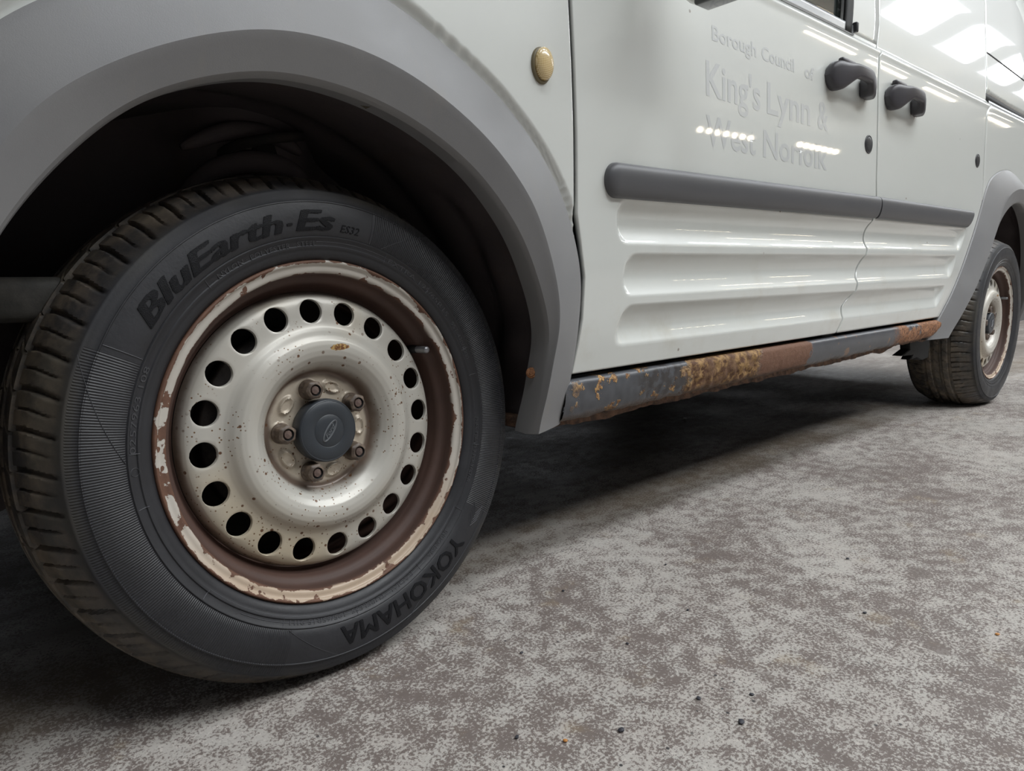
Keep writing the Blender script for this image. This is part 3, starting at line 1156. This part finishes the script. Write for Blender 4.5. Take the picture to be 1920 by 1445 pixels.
def subdivide(me, maxlen):
    bm = bmesh.new(); bm.from_mesh(me)
    bmesh.ops.triangulate(bm, faces=bm.faces)
    for _ in range(5):
        es = [e for e in bm.edges if e.calc_length() > maxlen]
        if not es: break
        bmesh.ops.subdivide_edges(bm, edges=es, cuts=1, use_grid_fill=False)
        bmesh.ops.triangulate(bm, faces=bm.faces)
    bm.to_mesh(me); bm.free()

def bold(me, shifts, dz=.004):
    """thicken a flat text mesh by overlaying shifted copies of it"""
    bm = bmesh.new()
    for i_, (dx, dy) in enumerate(shifts):
        before = set(bm.verts)
        bm.from_mesh(me)
        for v in bm.verts:
            if v not in before:
                v.co.x += dx; v.co.y += dy; v.co.z += i_*dz
    bm.to_mesh(me); bm.free()
    return me

def door_text(body, x, z, width, height, font_h=.72):
    me = text_mesh(body, 1.0, offset=.016)
    xs = [v.co.x for v in me.vertices]
    w = max(xs)-min(xs); x0 = min(xs)
    for v in me.vertices:
        v.co.x = (v.co.x-x0)*width/w
        v.co.y = v.co.y*height/font_h
    subdivide(me, .006)
    for v in me.vertices:
        px = x+v.co.x; pz = z+v.co.y+.012*v.co.x*0
        v.co = (px, float(YB(px, pz))-.0003, pz)
    me.materials.clear()
    return link('lettering', me, GHOST, fd, True)
for word, x_, z_, w_, h_ in (("Borough", .735, .902, .150, .026), ("Council", .905, .902, .130, .026), ("of", 1.080, .900, .042, .026),
                             ("King's", .714, .806, .185, .060), ("Lynn", .925, .806, .180, .060), ("&", 1.140, .806, .050, .060),
                             ("West", .714, .722, .170, .052), ("Norfolk", .912, .722, .278, .052)):
    tag(door_text(word, x_, z_, w_, h_), 'faint ghost of a removed sign')

# ------------------------------------------------------------------ wheels
SIDE = [  # radius, y of the tyre's outer half
    (.2070, .010), (.2100, -.0005), (.2140, -.0045), (.2190, -.0068), (.2215, -.0072), (.2225, -.0086), (.2250, -.0092), (.2262, -.0082),
    (.2330, -.0105), (.2340, -.0118), (.2352, -.0122), (.2364, -.0110), (.2372, -.0118),
    (.2450, -.0136), (.2550, -.0146), (.2650, -.0142), (.2740, -.0126), (.2752, -.0124), (.2758, -.0132), (.2768, -.0130), (.2774, -.0118),
    (.2820, -.0104), (.2860, -.0086), (.2885, -.0072), (.2895, -.0070), (.2905, -.0056), (.2925, -.0010), (.2955, .0045), (.2990, .0105), (.3025, .0165), (.3060, .0225)]
TREAD_W = .144
def tread_profile(n):
    out = []
    for k in range(n):
        y = .029+(TREAD_W)*k/(n-1)
        u = (y-.029)/TREAD_W*2-1
        out.append((.3205-.0110*abs(u)**2.4, y))
    return out
GROOVES = (.060, .088, .114, .142)

def make_tyre(parent, nt, ntr, phase, wheel_mat, detail=True):
    side = SIDE
    tr = tread_profile(ntr)
    back = [(r, .202-y) for r, y in SIDE[::-1]]
    prof = side+tr+back
    pr = np.array(prof)
    npf = len(pr)
    t = np.linspace(0, 2*PI, nt, endpoint=False)
    R = np.repeat(pr[None, :, 0], nt, 0)
    Y = np.repeat(pr[None, :, 1], nt, 0)
    TH = np.repeat(t[:, None], npf, 1)
    ns = len(side)
    tread = np.zeros(npf, bool); tread[ns-6:ns+ntr+6] = True
    D = np.zeros_like(R)
    # circumferential grooves
    for g in GROOVES:
        D = np.maximum(D, .0062*smoothstep(.0052, .0036, np.abs(Y-g)))
    # sipes
    NB = 50
    pitch = 2*PI/NB
    for (kk, width, dep, lim) in ((0, .0034, .0060, .0), (.5, .0017, .0034, .006)):
        for side_ in (0, 1):
            yy = Y if side_ == 0 else .202-Y
            curve = .006*np.sin((yy-.01)*45)+(.0 if side_ == 0 else .5*pitch*.3165)
            ph = (TH*.3165+curve)/(pitch*.3165)-kk+phase
            d = np.abs(ph-np.round(ph))*pitch*.3165
            m = smoothstep(width, width*.45, d)*dep
            inr = (yy < .058) & (yy > (-.004+lim))
            fade = smoothstep(-.004+lim, .012+lim, yy)
            D = np.where(inr, np.maximum(D, m*fade), D)
    for y0, y1 in ((.065, .083), (.093, .109), (.119, .137)):
        ph = (TH*.3165+(Y-y0)*.9)/(pitch*.3165)+phase
        d = np.abs(ph-np.round(ph))*pitch*.3165
        inr = (Y > y0) & (Y < y1)
        D = np.where(inr, np.maximum(D, smoothstep(.0022, .0010, d)*.003), D)
    D *= tread[None, :]
    # small moulded nicks along the shoulder
    R = R-D
    X = R*np.cos(TH); Z = R*np.sin(TH)
    P = np.stack([X, Y, Z], -1)
    # flatten on the ground
    Mw = np.array(parent.matrix_world)
    W = P@Mw[:3, :3].T+Mw[:3, 3]
    pen = np.clip(.0015-W[..., 2], 0, None)
    bul = np.clip(.055-W[..., 2], 0, .055)/.055
    W[..., 2] += pen
    outn = -Mw[:3, 1]
    sw = (np.abs(pr[:, 1]-.101) > .088).astype(float)*np.sign(.101-pr[:, 1])
    W += (bul**2*.0055)[..., None]*sw[None, :, None]*outn[None, None, :]
    W[..., 2] = np.maximum(W[..., 2], .001)
    inv = np.linalg.inv(Mw)
    P = W@inv[:3, :3].T+inv[:3, 3]
    o = grid('tyre', P, wheel_mat, parent, close_u=True)
    return o, P

def side_y(r):
    pr = np.array([(a, b) for a, b in SIDE if a > .21])
    return np.interp(r, pr[:, 0], pr[:, 1])

def tyre_text(parent, body, th0, th1, r0, height, shear=0.0, offset=0.0, mat=None, font_h=.72, name='lettering', lift=.0007, grow=1.0):
    """text running clockwise from angle th0 to th1 (degrees), baseline radius r0"""
    me = text_mesh(body, 1.0, shear, 0.0, .0, res=2)
    if offset:
        o_ = offset
        bold(me, ((0, 0), (o_, 0), (-o_, 0), (o_*.5, o_*.4), (-o_*.5, -o_*.4)))
    xs = [v.co.x for v in me.vertices]
    x0, w = min(xs), max(xs)-min(xs)
    arc = math.radians(th0-th1)*r0
    for v in me.vertices:
        v.co.x = (v.co.x-x0)*arc/w
        v.co.y = v.co.y*height/font_h
    subdivide(me, .005)
    bm = bmesh.new(); bm.from_mesh(me)
    ret = bmesh.ops.extrude_face_region(bm, geom=list(bm.faces))
    top = set(v for v in ret['geom'] if isinstance(v, bmesh.types.BMVert))
    for v in bm.verts:
        u, q, lay = v.co.x, v.co.y, v.co.z
        th = math.radians(th0)-u/r0
        r = r0+q
        base = float(side_y(r))
        y = base-lift-lay*.02 if v in top else base+.0010
        v.co = (r*math.cos(th), y, r*math.sin(th))
    bmesh.ops.recalc_face_normals(bm, faces=bm.faces)
    bm.to_mesh(me); bm.free()
    me.materials.clear()
    return link(name, me, mat or TLET, parent, False)

def arc_ridge(bm, r, th0, th1, w=.0006, h=.0006, n=None):
    n = n or max(4, int(abs(th1-th0)/1.5))
    prev = None
    for i in range(n+1):
        th = math.radians(th0+(th1-th0)*i/n)
        ring = []
        for dr, dh in ((-w, .0006), (-w*.5, -h), (w*.5, -h), (w, .0006)):
            rr = r(i/n)+dr if callable(r) else r+dr
            ring.append(bm.verts.new((rr*math.cos(th), float(side_y(rr))+dh, rr*math.sin(th))))
        if prev:
            for k in range(3):
                bm.faces.new((prev[k], prev[k+1], ring[k+1], ring[k]))
        prev = ring

def radial_ridge(bm, th, r0, r1, w=.0006, h=.0006, skew=0.0):
    prev = None
    for i in range(13):
        r = r0+(r1-r0)*i/12
        a = math.radians(th+skew*i/12)
        ring = []
        for dt, dh in ((-w, .0006), (-w*.5, -h), (w*.5, -h), (w, .0006)):
            aa = a+dt/r
            ring.append(bm.verts.new((r*math.cos(aa), float(side_y(r))+dh, r*math.sin(aa))))
        if prev:
            for k in range(3):
                bm.faces.new((prev[k], prev[k+1], ring[k+1], ring[k]))
        prev = ring

def disc_face_y(r):
    xs = [.000, .030, .060, .066, .0715, .0745, .0765, .081, .087, .094, .101, .107, .113, .119, .1245, .129, .1335, .140, .150, .160, .167, .1705, .1730, .1745]
    ys = [.036, .036, .036, .0365, .0370, .0355, .0300, .0215, .0150, .0100, .0078, .0075, .0088, .0125, .0178, .0208, .0222, .0232, .0240, .0258, .0290, .0330, .0400, .0470]
    return np.interp(r, xs, ys)
_dr = np.linspace(0, .1745, 700)
_dy = np.convolve(np.pad(disc_face_y(_dr), 8, mode='edge'), np.hanning(17)/np.hanning(17).sum(), mode='valid')
def face_y(r): return np.interp(r, _dr, _dy)

NUTA = [104, 32, -40, -112, 176]
NUT_PHASE = 0
def wheel_disc(parent):
    bm = bmesh.new()
    NS = 20; ANG = 2*PI/NS; PH = 1.599
    ra, rb = .1312, .1670
    rc, hr = .1494, .0149
    K = 8
    def V(x, z, y): return bm.verts.new((x, y, z))
    for s in range(NS):
        a0 = PH+s*ANG
        cx, cz = rc*math.cos(a0), rc*math.sin(a0)
        sq = []
        for i in range(K): sq.append((-.5+i/K, 0.0))
        for i in range(K): sq.append((.5, i/K))
        for i in range(K): sq.append((.5-i/K, 1.0))
        for i in range(K): sq.append((-.5, 1-i/K))
        rings = []
        outer = []
        for (u, v) in sq:
            r = ra+(rb-ra)*v; a = a0+u*ANG
            outer.append((r*math.cos(a), r*math.sin(a)))
        er = (math.cos(a0), math.sin(a0)); et = (-math.sin(a0), math.cos(a0))
        circ = []
        for (x, z) in outer:
            dx, dz = x-cx, z-cz
            a = math.atan2(dz, dx)
            circ.append((cx+hr*math.cos(a), cz+hr*math.sin(a)))
        levels = [0, .35, .65, .85, 1.0]
        for L in levels:
            ring = []
            for o, c in zip(outer, circ):
                x = o[0]+(c[0]-o[0])*L; z = o[1]+(c[1]-o[1])*L
                r = math.hypot(x, z)
                ring.append(V(x, z, float(face_y(r))+(.0006 if L == 1 else 0)))
            rings.append(ring)
        lip = []
        for (x, z) in circ:
            lip.append(V(cx+(x-cx)*.965, cz+(z-cz)*.965, float(face_y(math.hypot(x, z)))+.0045))
        rings.append(lip)
        for A, B in zip(rings[:-1], rings[1:]):
            n = len(A)
            for k in range(n):
                bm.faces.new((A[k], A[(k+1) % n], B[(k+1) % n], B[k]))
    NA = NS*K
    def latheband(rs):
        prev = None
        for r in rs:
            ring = []
            for k in range(NA):
                a = PH-ANG/2+2*PI*k/NA
                y = float(face_y(r))
                if r < .0725:
                    for j, na in enumerate(NUTA):
                        for off, rad0, amp, wr, wt in ((0, .054, -.0055, .0128, .0128), (36, .056, -.0034, .0085, .0130)):
                            aa = math.radians(na+off)
                            dx = r*math.cos(a)-rad0*math.cos(aa); dz = r*math.sin(a)-rad0*math.sin(aa)
                            dr = dx*math.cos(aa)+dz*math.sin(aa); dt = -dx*math.sin(aa)+dz*math.cos(aa)
                            q = math.sqrt((dr/wr)**2+(dt/wt)**2)
                            y += amp*float(smoothstep(1.15, .75, q))
                            if off: y += .0026*float(smoothstep(.72, .55, q))
                ring.append(V(r*math.cos(a), r*math.sin(a), y))
            if prev:
                for k in range(NA):
                    bm.faces.new((prev[k], prev[(k+1) % NA], ring[(k+1) % NA], ring[k]))
            prev = ring
    latheband(list(np.linspace(.030, .0740, 45))+list(np.linspace(.0745, ra, 60)))
    latheband(list(np.linspace(rb, .1745, 12)))
    bmesh.ops.remove_doubles(bm, verts=bm.verts, dist=2e-5)
    for f in bm.faces: f.smooth = True
    bmesh.ops.recalc_face_normals(bm, faces=bm.faces)
    me = bpy.data.meshes.new('wheel_disc'); bm.to_mesh(me); bm.free()
    o = link('wheel_disc', me, DISC, parent)
    autosmooth(o, 40)
    return o

def hex_nut(parent, ang):
    """wheel nut: hexagonal body with a round collar and a recessed stud end"""
    bm = bmesh.new()
    segs = 48
    a0 = math.radians(ang)
    def ring(rf, y):
        vs = []
        for k in range(segs):
            t = 2*PI*k/segs
            r = rf(t) if callable(rf) else rf
            vs.append(bm.verts.new((r*math.cos(t), y, r*math.sin(t))))
        return vs
    def hexr(ap):
        def f(t):
            m = (t+ang*.01) % (PI/3)-PI/6
            return min(ap/math.cos(m), ap*1.10)
        return f
    prof = [(.0128, .0), (.0128, -.0025), (.0118, -.0040), (hexr(.0106), -.0052), (hexr(.0106), -.0175), (hexr(.0093), -.0192),
            (.0082, -.0200), (.0072, -.0200), (.0066, -.0188), (.0064, -.0170), (.0056, -.0165), (.0052, -.0182), (.0046, -.0195), (.0001, -.0200)]
    prev = None
    mats = []
    for i, (r, y) in enumerate(prof):
        cur = ring(r, y)
        if prev:
            for k in range(segs):
                f = bm.faces.new((prev[k], prev[(k+1) % segs], cur[(k+1) % segs], cur[k]))
                f.material_index = 2 if 8 <= i <= 10 else (1 if i > 10 else 0)
        prev = cur
    o = bm_to('wheel_nut', bm, NUT, parent, True)
    o.data.materials.append(NUTC); o.data.materials.append(RUBBER)
    autosmooth(o, 30)
    o.location = (.054*math.cos(a0), .0335, .054*math.sin(a0))
    return o

def centre_cap(parent):
    prof = [(.0375, .036), (.0392, .034), (.0400, .024), (.0396, .0165), (.0386, .0144), (.0375, .0138), (.0368, .0140), (.0362, .0136),
            (.0300, .0126), (.0212, .0118), (.0204, .0123), (.0196, .0117), (.0100, .0114), (.0001, .0114)]
    c = lathe('centre_cap', prof, CAP, parent, 96)
    autosmooth(c, 40)
    bm = bmesh.new()
    tilt = math.radians(52)
    A, B = .0150, .0052
    def oval(a, b, y0, y1, n=48, w=.0006):
        R = []
        for k in range(n):
            t = 2*PI*k/n
            row = []
            for q, yy in ((-w, y0), (-w*.5, y1), (w*.5, y1), (w, y0)):
                x = (a+q)*math.cos(t); z = (b+q)*math.sin(t)
                row.append(bm.verts.new((x*math.cos(tilt)-z*math.sin(tilt), yy, x*math.sin(tilt)+z*math.cos(tilt))))
            R.append(row)
        for k in range(n):
            for j in range(3):
                bm.faces.new((R[k][j], R[k][j+1], R[(k+1) % n][j+1], R[(k+1) % n][j]))
    oval(A, B, .0118, .0104); oval(A-.0014, B-.0012, .0118, .0107, w=.0003)
    e = bm_to('emblem', bm, mat_plain('worn_emblem', (.16, .17, .18), .4), parent, True)
    # script inside the oval
    me = text_mesh('Ford', 1.0, .45, .004, 0.0, res=3)
    xs = [v.co.x for v in me.vertices]; x0, w = min(xs), max(xs)-min(xs)
    for v in me.vertices:
        x = (v.co.x-x0)/w*.0205-.01025; z = v.co.y*.0072-.0026
        v.co = (x*math.cos(tilt)-z*math.sin(tilt), .0107, x*math.sin(tilt)+z*math.cos(tilt))
    me.materials.clear()
    link('emblem_script', me, e.data.materials[0], parent, False)
    return c

def make_wheel(pos, steer, camber, phase, hi=True):
    w = empty('wheel', van)
    cs, sn = math.cos(steer), math.sin(steer)
    n_ = Vector((-sn, cs, 0)); z_ = Vector((0, 0, 1))
    X = Vector((cs, sn, 0)); Z = z_*math.cos(camber)+n_*math.sin(camber); Y = n_*math.cos(camber)-z_*math.sin(camber)
    Mx = Matrix((X, Y, Z)).transposed().to_4x4(); Mx.translation = Vector(pos)
    w.matrix_world = Mx
    bpy.context.view_layer.update()
    ty, P = make_tyre(w, 1440 if hi else 720, 96 if hi else 70, phase, TYRE)
    autosmooth(ty, 50)
    # rim: flange, bead seat and barrel
    prof = [(.2065, .010), (.2088, .0062), (.2096, .0025), (.2094, -.0008), (.2084, -.0024), (.2070, -.0030), (.2052, -.0020), (.2040, .0002), (.2016, .0014), (.1980, .0018),
            (.1955, .0030), (.1940, .0060), (.1932, .0110), (.1925, .0170), (.1905, .0215), (.1862, .0250), (.1838, .0290), (.1820, .036), (.1785, .044), (.1755, .047), (.1745, .052), (.1745, .085), (.171, .095), (.171, .15), (.19, .165), (.20, .19)]
    pr = np.array(prof); pr2 = catmull(pr, 110)
    rim = lathe('rim', pr2, RIM, w, 160)
    wheel_disc(w)
    for a in NUTA: hex_nut(w, a)
    centre_cap(w)
    # brake drum and hub behind the holes
    lathe('brake_disc', [(.0001, .075), (.060, .075), (.064, .078), (.130, .080), (.132, .084), (.132, .100), (.07, .102), (.0001, .102)], BRAKE, w, 64)
    lathe('back_plate', [(.0001, .112), (.10, .112), (.150, .106), (.172, .104)], UNDER, w, 48)
    # valve
    a = math.radians(30)
    vb = np.array([.180*math.cos(a), .042, .180*math.sin(a)])
    d = np.array([math.cos(a)*.10, -.90, math.sin(a)*.10-.10]); d /= np.linalg.norm(d)
    tube('valve_stem', [vb-d*.004, vb+d*.006, vb+d*.014], lambda t: .0068-.0016*t, RUBBER, w, 14)
    tube('valve_cap', [vb+d*.013, vb+d*.022, vb+d*.031, vb+d*.035], lambda t: .0050 if t < .8 else .0050-.010*(t-.8), STEEL, w, 14)
    return w

fw = make_wheel((0, 0, .306), .0716, .0612, .15, True)
tag(fw, 'front wheel in the foreground, white painted steel with flaking rusty rim')
# front tyre lettering and mould lines
L1 = tyre_text(fw, 'BluEarth', 145.5, 101.5, .2432, .0225, .28, .042, name='tyre_lettering')
L2 = tyre_text(fw, '-', 100.6, 98.9, .2455, .018, .25, .02, name='tyre_lettering')
L3 = tyre_text(fw, 'Es', 98.2, 86.2, .2432, .0240, .28, .042, name='tyre_lettering')
L4 = tyre_text(fw, 'ES32', 84.6, 78.5, .2425, .0095, .25, .0, name='tyre_lettering')
L5 = tyre_text(fw, 'YOKOHAMA', -46.0, -95.5, .2425, .0245, 0, .026, name='tyre_lettering')
SMALL = mat_plain('fine_moulded_text', (.055, .055, .060), .5)
tyre_text(fw, 'NYLON · POLYESTER · STEEL', 124, 92, .2255, .0058, mat=SMALL, name='tyre_lettering', lift=.0005)
tyre_text(fw, 'EXTRA 195/65R15', 66, 36, .2255, .0062, mat=SMALL, name='tyre_lettering', lift=.0005)
tyre_text(fw, '95T 420/1000', 33, 18, .2255, .0062, mat=SMALL, name='tyre_lettering', lift=.0005)
tyre_text(fw, '0257963 108', 176, 154, .2270, .0062, mat=SMALL, name='tyre_lettering', lift=.0005)
tyre_text(fw, 'DOT 4H2X 1D904 R', -164, -140, .2270, .0055, mat=SMALL, name='tyre_lettering', lift=.0005) if False else None
tyre_text(fw, 'RADIAL  TUBELESS  195/65R15 91H', -66, -112, .2262, .0055, mat=SMALL, name='tyre_lettering', lift=.0005)
tyre_text(fw, 'INDONESIA', -47, -58, .2262, .0062, mat=SMALL, name='tyre_lettering', lift=.0005)
tyre_text(fw, 'PLIES TREAD 2 POLYESTER', -4, -28, .2255, .0055, mat=SMALL, name='tyre_lettering', lift=.0005)
bm = bmesh.new()
for th in (152.8, 74.4): radial_ridge(bm, th, .2372, .2750)
for th, k in ((-54, -25), (-112, 22)): radial_ridge(bm, th, .2372, .2900, skew=k)
for th in (127.5, 67.5, 48, 22, 12, -14, -38, -63, -89, -114, -140, -170, 176): radial_ridge(bm, th, .2230, .2340, .0005)
radial_ridge(bm, 178, .2372, .2900, skew=-22); radial_ridge(bm, 70, .2372, .2900, skew=-14); radial_ridge(bm, 60, .2372, .2700, skew=-24)
arc_ridge(bm, .2300, 92, 55, .0004, .0004); arc_ridge(bm, .2220, -38, -140, .0004, .0004); arc_ridge(bm, .2290, -60, -128, .0004, .0004)
# chevrons before the maker's name
for k in range(5):
    radial_ridge(bm, -33.5-k*1.1, .2500, .2590, .00035, .0006, skew=-3.2)
    radial_ridge(bm, -36.7-k*1.1, .2590, .2680, .00035, .0006, skew=3.2)
# little circled mark
def ring_mark(th, r, rad):
    cx, cz = r*math.cos(math.radians(th)), r*math.sin(math.radians(th))
    prev = None; first = None
    for k in range(25):
        t = 2*PI*k/24
        ringv = []
        for q, h in ((-.0004, .0006), (0, -.0006), (.0004, .0006)):
            x = cx+(rad+q)*math.cos(t); z = cz+(rad+q)*math.sin(t)
            ringv.append(bm.verts.new((x, float(side_y(math.hypot(x, z)))+h, z)))
        if prev:
            for j in range(2): bm.faces.new((prev[j], prev[j+1], ringv[j+1], ringv[j]))
        prev = ringv
ring_mark(180.5, .2290, .0042)
ml = bm_to('mould_lines', bm, mat_plain('raised_mould_line', (.07, .07, .078), .45), fw, True)
ml['kind'] = 'stuff'

rw = make_wheel((2.664, -.042, .306), 0, 0, .6, False)
tag(rw, 'rear wheel in the distance with rusty steel rim')

def copy_wheel(src, mat_w, label):
    r = src.copy(); COL.objects.link(r); r.parent = van; r.matrix_world = mat_w
    r['label'] = label
    for ch in list(src.children):
        c = ch.copy(); COL.objects.link(c); c.parent = r
    return r
copy_wheel(rw, Matrix.Translation((2.664, 1.702, .306)) @ Matrix.Rotation(PI, 4, 'Z'), 'far side rear wheel')
copy_wheel(rw, Matrix.Translation((0, 1.66, .306)) @ Matrix.Rotation(PI, 4, 'Z'), 'far side front wheel')

# torn bracket of the mud guard ahead of the rear wheel
prism('mud_flap_bracket', [(2.04, .300), (2.26, .300), (2.26, .205), (2.20, .200), (2.15, .214), (2.09, .211), (2.11, .225), (2.01, .230), (2.08, .246), (2.07, .275)],
      lambda x, z: .05, .03, RUBBER, van, .002)

# ------------------------------------------------------------------ loose grit on the floor
CHIP = mat_plain('dark_grit', (.045, .045, .055), .6, nscale=200, nstr=.4)
CHIPO = mat_plain('orange_grit', (.55, .24, .06), .6)
CHIPW = mat_plain('pale_grit', (.62, .60, .56), .6)
def chip(x, y, r, mat, label, group=None, seed=0):
    bm = bmesh.new()
    bmesh.ops.create_icosphere(bm, subdivisions=2, radius=r)
    rd = random.Random(seed)
    off = Vector((rd.random()*9, rd.random()*9, rd.random()*9))
    for v in bm.verts:
        k = 1+.35*mnoise.noise(v.co/r*1.1+off)
        v.co = Vector((v.co.x*k*1.15, v.co.y*k*.85, v.co.z*k*.45))
    bmesh.ops.rotate(bm, verts=bm.verts, cent=(0, 0, 0), matrix=Matrix.Rotation(rd.random()*3, 3, 'Z'))
    mz = min(v.co.z for v in bm.verts)
    for v in bm.verts: v.co.z -= mz
    o = bm_to('stone_chip', bm, mat, None)
    o.location = (x, y, .0002)
    tag(o, label, 'stone', group)
    return o
DARKS = [(.2657, -.3541, .0030), (.2627, -.4107, .0038), (.1546, -.3302, .0036), (.318, -.392, .0026), (.063, -.262, .0026),
         (.18, -.14, .0022), (.35, -.05, .0024), (.44, -.22, .0022), (.62, -.40, .0026), (.80, -.30, .0028), (.55, -.10, .0022), (.30, -.22, .0022)]
WHERE = ['lower one of the pair of dark grey chips on the pale concrete, largest but one', 'largest dark grey chip, nearest to the camera on the pale concrete',
         'dark grey chip at the bottom centre, left of the larger pair', 'dark grey chip a little right of the largest chip, near the bottom edge',
         'dark grey chip closest to the bottom edge below the front tyre', 'small dark chip on the concrete beside the front tyre contact',
         'small dark chip on the concrete below the front foot of the sill', 'small dark chip on the mottled floor midway along the front door',
         'small dark chip far out on the floor towards the right edge', 'dark chip on the pale floor well behind the others, near the right edge',
         'small dark chip near the edge of the van shadow', 'small dark chip in the middle of the brown worn patch']
for i, (x, y, r) in enumerate(DARKS):
    chip(x, y, r, CHIP, WHERE[i], 'dark stone chips on the floor', i)
chip(.0971, -.3013, .0026, CHIPO, 'tiny orange chip on the concrete at the bottom centre of the photo', None, 31)
chip(.6878, -.5460, .0028, CHIPO, 'tiny orange chip on the concrete near the right edge of the photo', None, 32)
chip(1.62, .60, .0075, CHIPW, 'small white flake on the dark floor under the van', None, 33)
